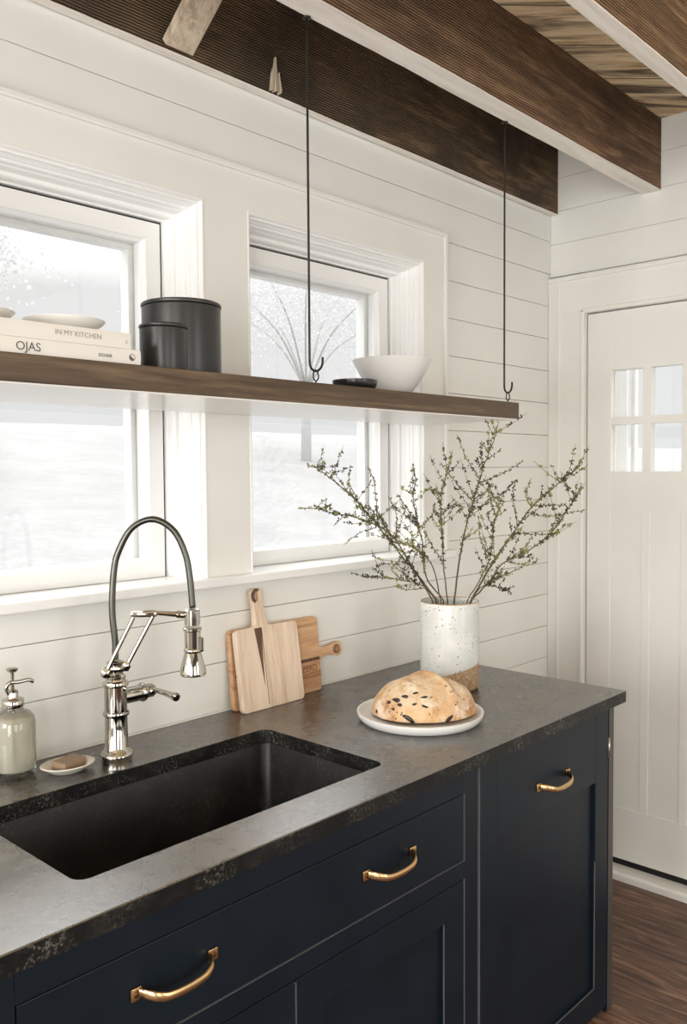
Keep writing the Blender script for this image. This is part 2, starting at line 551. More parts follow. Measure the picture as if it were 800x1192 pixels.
def window(n, x0, x1):
    w = empty('window_%d' % n, ((x0+x1)/2, 0, WB)); tag(w, kind='structure')
    L = Matrix.Translation((-(x0+x1)/2, 0, -WB))
    def done(mb, name, mat):
        bmesh.ops.transform(mb.bm, matrix=L, verts=mb.bm.verts[:])
        return mb.build(name, M[mat], w)
    c = MB()
    P = [(0, -.0195), (.001, -.0215), (.004, -.0215), (.006, -.020), (.0075, -.014), (.010, -.011), (.013, -.012), (.014, -.004), (.017, .002), (.0185, .004),
         (.0185, .010), (.022, .012), (.024, .016), (.024, .026), (.027, .030), (.029, .046), (.030, .050), (.0375, .051), (.040, .054), (.041, .060), (.041, .076), (.045, .078),
         (.045, .14), (0, .14)]
    u_sweep(c, x0, x1, WB, WT, P)
    done(c, 'casing', 'trim_paint')
    g = MB()   # dark joint between casing and sash
    u_sweep(g, x0, x1, WB, WT, [(.0455, .090), (.0505, .090), (.0505, .12), (.0455, .12)])
    done(g, 'joint', 'gap_black')
    s = MB()
    a = .0505; b = .092; ys = .084; zb_ = WB+.001
    outer = [(x0+a, zb_), (x0+a, WT-a), (x1-a, WT-a), (x1-a, zb_)]
    inner = [(x0+b, zb_+.040), (x0+b, WT-b), (x1-b, WT-b), (x1-b, zb_+.040)]
    inn2 = [(x0+b+.007, zb_+.047), (x0+b+.007, WT-b-.007), (x1-b-.007, WT-b-.007), (x1-b-.007, zb_+.047)]
    def rg(q, y): return [Vector((p[0], y, p[1])) for p in q]
    s.rings([rg(outer, .125), rg(outer, ys+.002), rg([(p[0]+(.002 if p[0] < (x0+x1)/2 else -.002), p[1]) for p in outer], ys), rg(inner, ys), rg(inner, ys+.006), rg(inn2, ys+.016), rg(inn2, .125)], False, False, smooth=False, loop=True)
    done(s, 'sash', 'trim_paint')
    g = MB(); g.box(x0+b, x1-b, .106, .110, zb_+.04, WT-b); done(g, 'glass', 'window_glass')
    e = MB()   # storm sash outside the glass
    xs = [(x0+.07, x0+.112), (x1-.112, x1-.07)]
    for p in xs: e.box(p[0], p[1], .1305, .165, WB-.02, WT-.052, bevel=.002)
    e.box(x0+.07, x1-.07, .13, .165, WT-.11, WT-.05, bevel=.002); e.box(x0+.07, x1-.07, .13, .165, WB-.03, WB+.035, bevel=.002)
    done(e, 'storm_frame', 'trim_paint')
window(1, *W1); window(2, *W2)

# wall with the door
DY0, DY1, DT = -.149, -1.00, 2.087   # door opening
CY0, CY1, CT = -.0005, -1.14, 2.231   # outer edge of the casing
m = MB()
k = -3
while True:
    zt = G0-.0125 - k*GS; zb = zt-GS
    if zt < .01: break
    zb = max(zb, 0); zt = min(zt, CEIL)
    if zb >= CT-.005: m.box(XR, XR+.014, YF, 0, zb+.0005, zt-.0005, bevel=.0007, seg=1)
    else:
        m.box(XR, XR+.014, YF, CY1+.02, zb+.0012, zt-.0012, bevel=.0012, seg=1)
    k += 1
m.box(XR+.014, XR+.13, YF-.1, DY1-.02, 0, CEIL); m.box(XR+.014, XR+.13, DY0+.02, .14, 0, CEIL); m.box(XR+.014, XR+.13, DY1-.02, DY0+.02, DT+.02, CEIL)
tag(m.build('wall_right', M['wall_paint']), kind='structure')
d = empty('door_1', (XR, DY0, 0)); tag(d, kind='structure')
def dpart(mb, name, mat):
    bmesh.ops.transform(mb.bm, matrix=Matrix.Translation((-XR, -DY0, 0)), verts=mb.bm.verts[:])
    return mb.build(name, M[mat], d)
m = MB()
m.box(XR-.016, XR+.02, DY0, CY0, 0, CT, bevel=.003); m.box(XR-.016, XR+.02, CY1, DY1, 0, CT, bevel=.003)
m.box(XR-.0165, XR+.02, CY1, CY0, DT+.004, CT, bevel=.003)
m.box(XR-.022, XR-.01, DY0+.0, DY0+.014, 0, DT+.014, bevel=.004); m.box(XR-.022, XR-.01, DY1-.014, DY1, 0, DT+.014, bevel=.004)
m.box(XR-.022, XR-.01, DY1-.012, DY0+.012, DT, DT+.016, bevel=.004)
m.box(XR-.024, XR, CY1, CY0, CT-.018, CT, bevel=.004)
m.box(XR-.021, XR-.012, -.052, -.040, 0, CT-.03, bevel=.003)
m.box(XR, XR+.12, DY0+.001, DY0+.02, 0, DT+.02); m.box(XR, XR+.12, DY1-.02, DY1-.001, 0, DT+.02); m.box(XR, XR+.12, DY1-.02, DY0+.02, DT+.001, DT+.02)
dpart(m, 'casing', 'wall_paint')
# leaf: stiles and rails round six panes and three sunk panels
ly0, ly1 = DY0-.004, DY1+.004
py = [(-.246, -.364), (-.394, -.506), (-.536, -.652)]
pz = [(1.506, 1.675), (1.702, 1.872)]
xa, xb = XR+.004, XR+.044
m = MB()
m.box(xa, xb, py[0][0], ly0, .085, DT-.004, bevel=.002)
m.box(xa, xb, ly1, py[2][1], .085, DT-.004, bevel=.002)
m.box(xa, xb, py[2][1], py[0][0], pz[1][1], DT-.004)
m.box(xa, xb, py[2][1], py[0][0], 1.36, pz[0][0])
m.box(xa, xb, py[2][1], py[0][0], .085, .275)
for a, b in ((py[0][1], py[1][0]), (py[1][1], py[2][0])):
    m.box(xa+.001, xb, b, a, pz[0][0]-.002, pz[0][1]+.001); m.box(xa+.001, xb, b, a, pz[1][0]-.001, pz[1][1]+.002); m.box(xa+.0008, xb, b, a, .27, 1.37, bevel=.001)
m.box(xa+.0012, xb-.001, py[2][1], py[0][0], pz[0][1], pz[1][0])
m.box(xa+.0035, xb-.005, py[2][1], py[0][0], .27, 1.37)
dpart(m, 'door_leaf', 'door_paint')
m = MB(); m.box(xa+.012, xb-.004, ly1, ly0, .056, .086); dpart(m, 'door_gap_shade', 'gap_black')  # black strip standing in for the shadow gap below the leaf
m = MB()
for z in pz:
    for p in py: m.box(XR+.026, XR+.030, p[1], p[0], z[0], z[1])
dpart(m, 'glass', 'window_glass')
m = MB()
m.box(XR+.085, XR+.115, -.262, -.225, .1, DT, bevel=.004); m.box(XR+.085, XR+.115, -.300, -.283, .1, DT, bevel=.004)
m.box(XR+.085, XR+.115, -.515, -.470, .1, DT, bevel=.004); m.box(XR+.085, XR+.115, -.60, -.55, .1, DT, bevel=.004)
dpart(m, 'screen_frame', 'trim_paint')
m = MB(); m.box(XR-.055, XR+.13, DY1-.2, .0, 0, .058, bevel=.008)
tag(m.build('trim_3', M['threshold_white']), kind='structure')

# the sides of the room behind the camera, with window openings for daylight
def holed_wall(name, fixed, a0, a1, holes, axis, mat):
    mb = MB()
    def bx(u0, u1, z0, z1):
        if axis == 'x': mb.box(u0, u1, fixed-.12, fixed, z0, z1)
        else: mb.box(fixed-.12, fixed, u0, u1, z0, z1)
    u = a0
    for h in holes:
        bx(u, h[0], 0, CEIL); bx(h[0], h[1], 0, h[2]); bx(h[0], h[1], h[3], CEIL); u = h[1]
    bx(u, a1, 0, CEIL)
    return tag(mb.build(name, M[mat]), kind='structure')
FH = [(-3.3, -1.9, .55, 2.25), (-1.1, .3, .55, 2.25)]
LH = [(-3.6, -2.1, .5, 2.2), (-1.45, -.35, .9, 2.15)]
holed_wall('wall_front', YF, XL-.1, XR+.1, FH, 'x', 'unseen_wall_dark_tone')
holed_wall('wall_left', XL, YF-.1, .15, LH, 'y', 'wall_paint')

# ------------------------------------------------------------------ ceiling joists
def joist(x0, x1, y0, y1, z0, z1, label, side_mat, seed):
    rnd = random.Random(seed)
    root = empty('ceiling_beam', ((x0+x1)/2, (y0+y1)/2, z0))
    tag(root, label, 'beam', 'exposed ceiling beams', 'thing')
    hx, hy, h = (x1-x0)/2, (y1-y0)/2, z1-z0
    n = 90
    mb = MB(); rr = []
    prm = []
    for i in range(n+1):
        x = -hx + 2*hx*i/n
        j = [(noise.noise(Vector((x*3.1, seed*7+k, .3)))*.0035 + noise.noise(Vector((x*17, seed*5+k, 2)))*.0014) for k in range(4)]
        prm.append((x, j))
        rr.append([Vector((x, -hy+j[0], .003)), Vector((x, -hy+j[0]*.6, h)), Vector((x, hy+j[1], h)), Vector((x, hy+j[1], .003))])
    mb.rings(rr, True, True, smooth=False)
    o = mb.build('beam_sides', M[side_mat], root)
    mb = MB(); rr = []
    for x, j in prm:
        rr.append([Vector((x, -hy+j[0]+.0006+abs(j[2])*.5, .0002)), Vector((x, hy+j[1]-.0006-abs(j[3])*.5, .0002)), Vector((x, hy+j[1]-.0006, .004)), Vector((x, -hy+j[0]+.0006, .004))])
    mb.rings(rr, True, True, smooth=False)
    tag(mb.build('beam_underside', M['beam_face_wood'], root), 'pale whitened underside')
    return root
b2 = joist(-4.2, XR-.001, -.423, -.360, 2.471, CEIL-.002, 'dark rough-sawn ceiling beam the two shelf rods hang from', 'beam_wood', 1)
b3 = joist(-4.2, XR-.001, -.826, -.782, 2.471, CEIL-.002, 'dark ceiling beam crossing the top right corner, farthest from the windows', 'beam_wood', 2)
b1 = joist(-4.2, XR-.001, -.030, -.004, 2.468, CEIL-.002, 'dark ceiling beam lying flat against the window wall', 'shaded_rim_wood', 3)
# knots and splits on the beams' faces
m = MB()
for x, z, w, h in ((-.70, .035, .016, .05), (.60, .075, .008, .05)):
    pass
# brace between the wall beam and the next
m = MB()
Mx = Matrix.Translation((0, 0, 0)) @ Matrix.Rotation(R(52), 4, 'X')
m.box(-.038, .038, -.011, .011, 0, .375, bevel=.002, M=Mx)
br = m.build('cross_brace', M['brace_wood']); br.location = (-.998, -.042, 2.478)
tag(br, 'short pale diagonal wooden brace between two ceiling beams', 'brace')
m = MB()
for x_, z_, h_, w_, d_, tl in ((-.016, .002, .060, .006, .010, 6), (-.007, 0, .078, .005, .013, 2), (.002, .004, .086, .0065, .010, -3), (.011, .0, .052, .004, .014, -7), (.018, .008, .036, .004, .009, -12)):
    Q = Matrix.Translation((x_, 0, z_)) @ Matrix.Rotation(R(tl), 4, 'Y')
    m.prism([(-w_/2, 0), (w_/2, .003), (w_*.45, h_*.6), (.0006, h_), (-w_*.4, h_*.72)], -d_, .004, M=Q)
kn = m.build('split_knot', M['brace_wood'], b1); kn.location = (-.690-b1.location.x, -.013, .004)
tag(kn, 'splintered pale knot')

# ------------------------------------------------------------------ base cabinets
FY = -.635
def pull(parent, x, z, w=.143):
    """bow handle of brass on two square footplates; local to parent"""
    root = empty('handle', (x-parent.location.x, FY-parent.location.y-parent_y(parent), z-parent.location.z)); root.parent = parent
    return root
def parent_y(p): return 0

def handle_mesh(w):
    mb = MB(); h = w/2
    for sgn in (-1, 1):
        mb.box(sgn*h-.009 if sgn < 0 else h-.009, sgn*h+.009 if sgn < 0 else h+.009, -.004, 0, -.0095, .0095, bevel=.0012)
    path = []; rad = []
    pts = [(-h+.006, -.004, 0), (-h+.012, -.016, -.001), (-h+.022, -.026, -.004), (-h*.45, -.031, -.008), (0, -.0325, -.0095), (h*.45, -.031, -.008), (h-.022, -.026, -.004), (h-.012, -.016, -.001), (h-.006, -.004, 0)]
    sp = smooth_path(pts, 6); n = len(sp)
    rr = []
    for i, p in enumerate(sp):
        t = (sp[min(i+1, n-1)]-sp[max(i-1, 0)]).normalized()
        up = Vector((0, 0, 1)); side = t.cross(up).normalized(); up2 = side.cross(t)
        q = abs(i/(n-1)-.5)*2
        a = .0065+.002*q**2; b = .0036
        rr.append([p + up2*math.cos(2*PI*k/12)*a + side*math.sin(2*PI*k/12)*b for k in range(12)])
    mb.rings(rr)
    return mb
def screw_mesh(w, sgn):
    mb = MB(); mb.lathe([(.0045, 0), (.0045, .001), (.003, .0018), (.0001, .002)], 16, M=Matrix.Translation((sgn*w/2, -.004, 0)) @ Matrix.Rotation(R(90), 4, 'X'))
    mb.box(sgn*w/2-.0038, sgn*w/2+.0038, -.0066, -.0055, -.0007, .0007)
    return mb
def add_handle(parent, x, z, w=.140):
    """parent local frame: y=0 is the front face"""
    o = handle_mesh(w).build('handle', M['brass'], parent, auto=35)
    o.location = (x, 0, z); o['label'] = 'curved brass handle'
    for s in (-1, 1):
        screw_mesh(w, s).build('screw', M['brass_dark'], o)
    return o

def framed(mb, x0, x1, z0, z1, y, t, st, top=None, bot=None, sink=.009, worn_lit=()):
    """frame-and-panel front, face at y, thickness t, mitre-less"""
    top = top or st; bot = bot or st
    mb.mat(0)
    mb.box(x0, x0+st, y, y+t, z0, z1, bevel=.0012, seg=1); mb.box(x1-st, x1, y, y+t, z0, z1, bevel=.0012, seg=1)
    mb.box(x0+st-.001, x1-st+.001, y, y+t, z1-top, z1, bevel=.0012, seg=1); mb.box(x0+st-.001, x1-st+.001, y, y+t, z0, z0+bot, bevel=.0012, seg=1)
    mb.box(x0+st-.002, x1-st+.002, y+sink, y+t-.002, z0+bot-.002, z1-top+.002)
    mb.mat(1)
    e = .0008
    if 'r' in worn_lit: mb.box(x1-st-e, x1-st+.0004, y-.0004, y+sink, z0+bot, z1-top)
    if 'R' in worn_lit: mb.box(x1-st-e, x1-st+.0004, y-.0004, y+.0024, z0+bot, z0+bot+(z1-top-z0-bot)*(.62 if sink > .0095 else 1))
    if 'b' in worn_lit: mb.box(x0+st, x1-st, y-.0004, y+.003, z0+bot-.0003, z0+bot+.0006)
    if 'x' in worn_lit: mb.box(x1-.0014, x1+.0004, y-.0004, y+.01, z0, z1)
    if 'w' in worn_lit: mb.box(x0-.0003, x0+.0010, y-.0005, y+.012, z0, z1)
    mb.mat(0)

# sink cabinet
sx0, sx1 = -1.765, -.668
root = empty('sink_cabinet', ((sx0+sx1)/2, FY, 0)); cx = (sx0+sx1)/2
tag(root, 'dark navy sink base cabinet with one wide drawer front and two doors', 'cabinet', kind='thing')
lx0, lx1 = sx0-cx, sx1-cx
m = MB()
m.box(lx0, lx1, .022, .60, .10, .12); m.box(lx0, lx0+.018, .022, .62, .031, .883); m.box(lx1-.018, lx1-.001, .022, .62, .031, .883)
m.box(lx0, lx1, .608, .62, .10, .883); m.box(lx0, lx1, .075, .09, .031, .10)
m.build('cabinet_box', M['cabinet_navy'], root)
dx0, dx1 = -1.717-cx, -.719-cx     # inset opening
m = MB()
m.box(lx0, dx0, 0, .022, .031, .883, bevel=.001, seg=1); m.box(dx1, lx1-.001, 0, .022, .031, .883, bevel=.001, seg=1)
m.box(dx0, dx1, .0004, .022, .826, .883); m.box(dx0, dx1, .0004, .022, .640, .680); m.box(dx0, dx1, .0004, .022, .032, .10)
m.mat(1)
m.box(dx1-.0004, dx1+.0005, -.0005, .012, .680, .826); m.box(dx0, dx1, -.0004, .012, .6792, .6801); m.box(dx1-.0004, dx1+.0005, -.0005, .012, .10, .640)
m.box(lx1-.0024, lx1-.0014, -.0004, .010, .04, .86)
m.build('face_frame', [M['cabinet_navy'], M['worn_lit_edge']], root)
m = MB(); m.box(dx0, dx1, .014, .020, .10, .83); m.build('shadow_gap', M['gap_black'], root)
m = MB(); m.box(dx0+.002, dx1-.002, .0005, .020, .682, .824, bevel=.0015)
dr = m.build('drawer', M['cabinet_navy'], root)
add_handle(dr, -.968-cx, .760); add_handle(dr, -1.468-cx, .761)
mid = -1.219-cx
m = MB(); framed(m, mid+.0015, dx1-.0025, .103, .637, .0005, .020, .070, worn_lit='R')
m.mat(1); m.box(mid+.0010, mid+.0020, -.0001, .012, .103, .634); m.mat(0)
m.build('door', [M['cabinet_navy'], M['worn_lit_edge']], root)
m = MB(); framed(m, dx0+.0025, mid-.0015, .103, .637, .0005, .020, .070)
m.build('door', [M['cabinet_navy'], M['worn_lit_edge']], root)

# tall-railed cabinet at the end of the run
ex0, ex1 = -.667, -.020
root = empty('end_cabinet', ((ex0+ex1)/2, FY, 0)); cx = (ex0+ex1)/2
tag(root, 'dark navy end cabinet with a single tall panelled door and one brass handle', 'cabinet', kind='thing')
l0, l1 = ex0-cx, ex1-cx
m = MB()
m.box(l0+.001, l0+.018, .022, .62, .031, .883); m.box(l0, l1, .608, .62, .10, .883); m.box(l0, l1, .022, .60, .09, .11); m.box(l0, l1-.031, .075, .09, .031, .10)
m.build('cabinet_box', M['cabinet_navy'], root)
m = MB(); m.box(l1-.030, l1, .0, .62, .0305, .883, bevel=.0012)
m.mat(1); m.box(l1-.0285, l1-.0012, -.0006, .004, .032, .882); m.mat(0)
m.build('end_panel', [M['cabinet_navy'], M['sheen_edge']], root)
m = MB(); m.box(l0+.002, l1-.031, .012, .02, .05, .88); m.build('shadow_gap', M['gap_black'], root)
m = MB(); framed(m, l0+.002, l1-.0365, .052, .872, -.002, .022, .071, top=.184, bot=.078, sink=.010, worn_lit='Rbw')
dd = m.build('door', [M['cabinet_navy'], M['worn_lit_edge']], root)
add_handle(dd, -.350-cx, .757).location.y = -.002
m = MB(); m.box(l1-.0356, l1-.0312, -.0035, .004, .738, .792, bevel=.001); m.lathe([(.0024, .738), (.0024, .792)], 12, c=(l1-.0334, -.0035, 0))
m.build('hinge', M['hinge_steel'], root)

# ------------------------------------------------------------------ countertop and sink
SX0, SX1, SY0, SY1 = -1.580, -.886, -.555, -.190
def rrect(x0, x1, y0, y1, rad, n=6):
    pts = []
    for cxx, cyy, a0 in ((x1-rad, y1-rad, 0), (x0+rad, y1-rad, 90), (x0+rad, y0+rad, 180), (x1-rad, y0+rad, 270)):
        for i in range(n+1):
            a = R(a0+90*i/n); pts.append((cxx+rad*math.cos(a), cyy+rad*math.sin(a)))
    return pts
def outer_ring(x0, x1, y0, y1, inner, cxm, cym):
    """outer rectangle points matched to inner loop by direction"""
    out = []
    for px, py_ in inner:
        dx, dy = px-cxm, py_-cym
        out.append((dx, dy))
    return out
cx0, cx1, cy0, cy1 = -1.80, 0, -.66, -.001
m = MB()
hole = rrect(SX0, SX1, SY0, SY1, .022)
n = len(hole)
def ring(pts, z): return [m.bm.verts.new((p[0], p[1], z)) for p in pts]
top, bot = .914, .883
cor = [(cx1, cy1), (cx0, cy1), (cx0, cy0), (cx1, cy0)]
q = n//4
b = .0018
hi_t = ring(hole, top-.001); hi_b = ring(hole, bot)
hole2 = rrect(SX0-.001, SX1+.001, SY0-.001, SY1+.001, .023)
h2 = ring(hole2, top)
def face(vs, mi):
    fc = m.bm.faces.new(vs); fc.material_index = mi; return fc
ct = [m.bm.verts.new((p[0]-(b if p[0] == cx1 else -b), p[1]-(b if p[1] == cy1 else -b), top)) for p in cor]
ce = [m.bm.verts.new((p[0], p[1], top-b)) for p in cor]
cb = [m.bm.verts.new((p[0], p[1], bot)) for p in cor]
for i in range(4):
    a0 = i*q; idx = [a0+j for j in range(q)]
    loop = [h2[j] for j in idx]
    face([ct[i]]+loop[::-1], 0)
    nxt = (i+1) % 4
    face([ct[i], h2[idx[-1]], h2[(idx[-1]+1) % n], ct[nxt]], 0)
    face([cb[i]]+[hi_b[j] for j in idx][::-1], 1)
    face([cb[i], hi_b[idx[-1]], hi_b[(idx[-1]+1) % n], cb[nxt]], 1)
    face([ct[i], ct[nxt], ce[nxt], ce[i]], 0); face([ce[i], ce[nxt], cb[nxt], cb[i]], 1)
for j in range(n):
    k = (j+1) % n
    face([h2[j], h2[k], hi_t[k], hi_t[j]], 1); face([hi_t[j], hi_t[k], hi_b[k], hi_b[j]], 1)
ctop = m.build('countertop', [M['counter_top_stone'], M['counter_edge_stone']])
tag(ctop, 'dark honed stone countertop with a sink cut-out and rough front edge', 'countertop', kind='thing')
m = MB()
def zr(pts, z): return [Vector((p[0], p[1], z)) for p in pts]
o_ = .004
m.rings([zr(rrect(SX0-.03, SX1+.03, SY0-.03, SY1+.03, .03), .8825), zr(rrect(SX0-o_, SX1+o_, SY0-o_, SY1+o_, .020), .8825), zr(rrect(SX0-o_+.002, SX1+o_-.002, SY0-o_+.002, SY1+o_-.002, .020), .879),
         zr(rrect(SX0+.004, SX1-.004, SY0+.004, SY1-.004, .022), .690), zr(rrect(SX0+.018, SX1-.018, SY0+.018, SY1-.018, .03), .676),
         zr(rrect(SX0+.3, SX1-.3, SY0+.15, SY1-.15, .02), .672)], False, True, smooth=False)
sk = m.build('sink', M['sink_composite'], auto=None)
for p in sk.data.polygons: p.use_smooth = True
sk.data.set_sharp_from_angle(angle=R(40))
# keep the outside of the bowl closed
tag(sk, 'black composite undermount sink set in the dark countertop', 'sink', kind='thing')
m = MB(); m.lathe([(.001, 0), (.045, 0), (.045, .003), (.03, .004), (.028, -.002), (.001, -.003)], 32)
dr = m.build('drain', M['nickel'], sk); dr.location = ((SX0+SX1)/2, (SY0+SY1)/2, .6725)

# caulk strip at the back of the countertop
m = MB(); m.box(-1.80, 0, -.005, 0, .914, .918, bevel=.001); tag(m.build('trim_4', M['wall_paint']), kind='structure')

# ------------------------------------------------------------------ faucet
fa = empty('faucet', (-1.25, -.137, .914), (0, 0, R(-40)))
tag(fa, 'polished nickel kitchen faucet with an arched hose and jointed arm behind the sink', 'faucet')
m = MB()
m.lathe([(.0315, 0), (.0315, .012), (.033, .014), (.033, .020), (.030, .024), (.0265, .028), (.0235, .034), (.0232, .098), (.0265, .100), (.0275, .1035), (.0265, .107), (.0232, .109),
         (.0232, .160), (.0262, .162), (.0268, .166), (.0255, .170), (.021, .172), (.0195, .176), (.0215, .178), (.0215, .181), (.0165, .184), (.0162, .205), (.0178, .207), (.0178, .211), (.010, .213), (.0085, .216), (.001, .2165)], 48)
m.build('faucet_body', M['nickel'], fa, auto=40)
# hose: in the local x-z plane
hp = smooth_path([(.0, 0, .21), (.001, 0, .25), (-.004, 0, .318), (.001, 0, .397), (.012, 0, .440), (.040, 0, .487), (.082, 0, .503), (.122, 0, .480), (.146, 0, .430), (.155, 0, .375), (.159, 0, .318)], 10)
m = MB()
rr = [.0066+.0004*(i % 2) for i in range(len(hp))]
m.tube(hp, .0068, 14); m.build('hose', M['hose_nickel'], fa)
# parallel arm: two rods on each side of the hose plane
m = MB()
a0, a1 = Vector((-.016, -.020, .192)), Vector((.040, -.012, .303))
b0, b1_ = Vector((.026, -.018, .206)), Vector((.079, -.012, .304))
m.tube([a0, a1], .0046, 12); m.tube([b0, b1_], .0046, 12)
for c, rr_ in ((a0, .0088), (b0, .0075)):
    m.lathe([(.001, -.008), (rr_, -.008), (rr_+.001, -.004), (rr_+.001, .006), (rr_*.6, .008), (.001, .009)], 20, M=Matrix.Translation(c) @ Matrix.Rotation(R(90), 4, 'X'))
m.box(-.020, .030, -.019, -.006, .193, .203, bevel=.003)
m.build('arm_rods', M['nickel'], fa, auto=40)
m = MB()
m.box(.034, .088, -.0175, -.0095, .303, .3155, bevel=.004); m.tube([(.060, -.011, .311), (.085, -.010, .3105)], .0068, 14)
m.tube([(.080, -.008, .311), (.128, -.001, .3055)], [.0042, .0062], 14); m.tube([(.126, -.0015, .3055), (.129, -.001, .3052), (.140, 0, .304), (.144, 0, .3035)], [.0075, .008, .008, .0065], 14)
m.build('upper_arm', M['nickel'], fa, auto=40)
m = MB()
hx = .158
m.lathe([(.0165, .283), (.0165, .313), (.0145, .315), (.009, .315), (.009, .29), (.001, .29)], 36, c=(hx, 0, 0))
m.build('head_clip', M['nickel'], fa, auto=40)
m = MB()
m.lathe([(.001, .278), (.0178, .278), (.0195, .276), (.0195, .271), (.0168, .269), (.0165, .234), (.0182, .232), (.0185, .228), (.017, .225), (.0185, .220), (.0235, .202), (.0262, .190), (.0272, .184), (.0272, .179), (.025, .177), (.001, .178)], 40, c=(hx, 0, 0))
sh = m.build('spray_head', M['nickel'], fa, auto=40)
m = MB(); m.box(hx+.010, hx+.0235, -.0095, .0015, .226, .257, bevel=.004, seg=3); m.build('spray_button', M['nickel'], sh)
# valve on the right of the body and its lever (turned back by the faucet's own turn)
T = Matrix.Rotation(R(40), 4, 'Z')
m = MB()
A = T @ Matrix.Translation((0, 0, .135)) @ Matrix.Rotation(R(90), 4, 'Y')
m.lathe([(.017, .01), (.017, .058), (.0195, .060), (.0205, .063), (.0195, .067), (.0165, .069), (.012, .072), (.0115, .075), (.0145, .078), (.015, .086), (.012, .092), (.001, .094)], 32, M=A)
m.build('valve', M['nickel'], fa, auto=40)
m = MB()
m.tube([T @ Vector(p) for p in ((.083, -.004, .137), (.086, -.02, .138), (.087, -.05, .137), (.0875, -.078, .1355), (.088, -.081, .135), (.088, -.089, .1345), (.088, -.091, .134))], [.0055, .0055, .0062, .0075, .0092, .0092, .006], 16)
m.build('lever', M['nickel'], fa, auto=40)

# ------------------------------------------------------------------ soap dispenser
sd = empty('soap_dispenser', (-1.431, -.056, .914))
tag(sd, 'clear glass soap dispenser of pale liquid with a metal pump by the faucet', 'soap dispenser')
m = MB(); m.lathe([(.001, 0), (.036, 0), (.0405, .003), (.0415, .010), (.0415, .107), (.039, .119), (.031, .128), (.020, .132), (.0185, .136), (.0185, .143),
                   (.0165, .143), (.0165, .137)], 48, cap=False)
m.build('bottle', M['bottle_glass'], sd)
m = MB(); m.lathe([(.001, .0150), (.0375, .0165), (.0405, .022), (.0405, .1055), (.038, .1165), (.030, .1235), (.001, .1235)], 40)
m.build('liquid', M['soap_liquid'], sd)
m = MB()
m.lathe([(.021, .140), (.0215, .142), (.0215, .153), (.020, .155), (.012, .156), (.0105, .159), (.0105, .171), (.007, .173), (.0035, .174), (.0035, .206), (.009, .209), (.0115, .213), (.0115, .215), (.009, .2165), (.001, .217)], 28)
m.tube(smooth_path([(-.008, 0, .165), (-.013, 0, .178), (-.006, -.002, .188), (.010, -.004, .187), (.03, -.006, .188), (.040, -.007, .183)], 6), .0042, 12)
m.tube([(0, 0, .141), (0, 0, .03)], .003, 8)
m.build('pump', M['nickel'], sd, auto=40)

# ------------------------------------------------------------------ soap dish and soap
m = MB()
m.lathe([(.001, 0), (.030, 0), (.034, .002), (.046, .010), (.054, .0145), (.055, .016), (.053, .017), (.043, .0125), (.040, .012), (.036, .008), (.031, .006), (.001, .0055)], 48, sy=.78)
dish = m.build('soap_dish', M['cream_ceramic']); dish.location = (-1.345, -.108, .914); dish.rotation_euler = (0, 0, R(-8))
tag(dish, 'small oval cream soap dish between dispenser and faucet', 'soap dish')
m = MB(); m.box(-.030, .030, -.019, .019, 0, .019, bevel=.004, seg=3)
sp = m.build('soap_bar', M['soap_brown']); sp.location = (-1.342, -.108, .920); sp.rotation_euler = (R(2), 0, R(14))
tag(sp, 'brown bar of soap lying in the small oval dish', 'soap')

# ------------------------------------------------------------------ cutting boards
def rounded(pts, rad, n=5):
    out = []; k = len(pts)
    for i in range(k):
        p = Vector(pts[i]); a = Vector(pts[i-1]); b = Vector(pts[(i+1) % k])
        r_ = rad[i] if isinstance(rad, (list, tuple)) else rad
        da, db = (a-p).normalized(), (b-p).normalized()
        s, e = p+da*r_, p+db*r_
        for j in range(n+1):
            t = j/n; out.append(tuple((1-t)**2*s+2*t*(1-t)*p+t*t*e))
    return out
def plate_with_hole(mb, outline, hole, y0, y1, bev=.003):
    """outline in xz with one keyhole slit bridged hole -> clean prism with a hole"""
    bm = bmesh.new()
    vo = [bm.verts.new((x, y0, z)) for x, z in outline]; vh = [bm.verts.new((x, y0, z)) for x, z in hole]
    eo = [bm.edges.new((vo[i], vo[(i+1) % len(vo)])) for i in range(len(vo))]
    eh = [bm.edges.new((vh[i], vh[(i+1) % len(vh)])) for i in range(len(vh))]
    bmesh.ops.triangle_fill(bm, edges=eo+eh, use_beauty=True, use_dissolve=True)
    ext = bmesh.ops.extrude_face_region(bm, geom=bm.faces[:])
    bmesh.ops.translate(bm, vec=(0, y1-y0, 0), verts=[v for v in ext['geom'] if isinstance(v, bmesh.types.BMVert)])
    bmesh.ops.recalc_face_normals(bm, faces=bm.faces[:])
    es = [e for e in bm.edges if abs(e.verts[0].co.y-e.verts[1].co.y) < 1e-6 and len(e.link_faces) == 2 and abs(e.link_faces[0].normal.dot(e.link_faces[1].normal)) < .3]
    bmesh.ops.bevel(bm, geom=es, offset=bev, segments=2, affect='EDGES', profile=.5)
    mb.merge(bm)
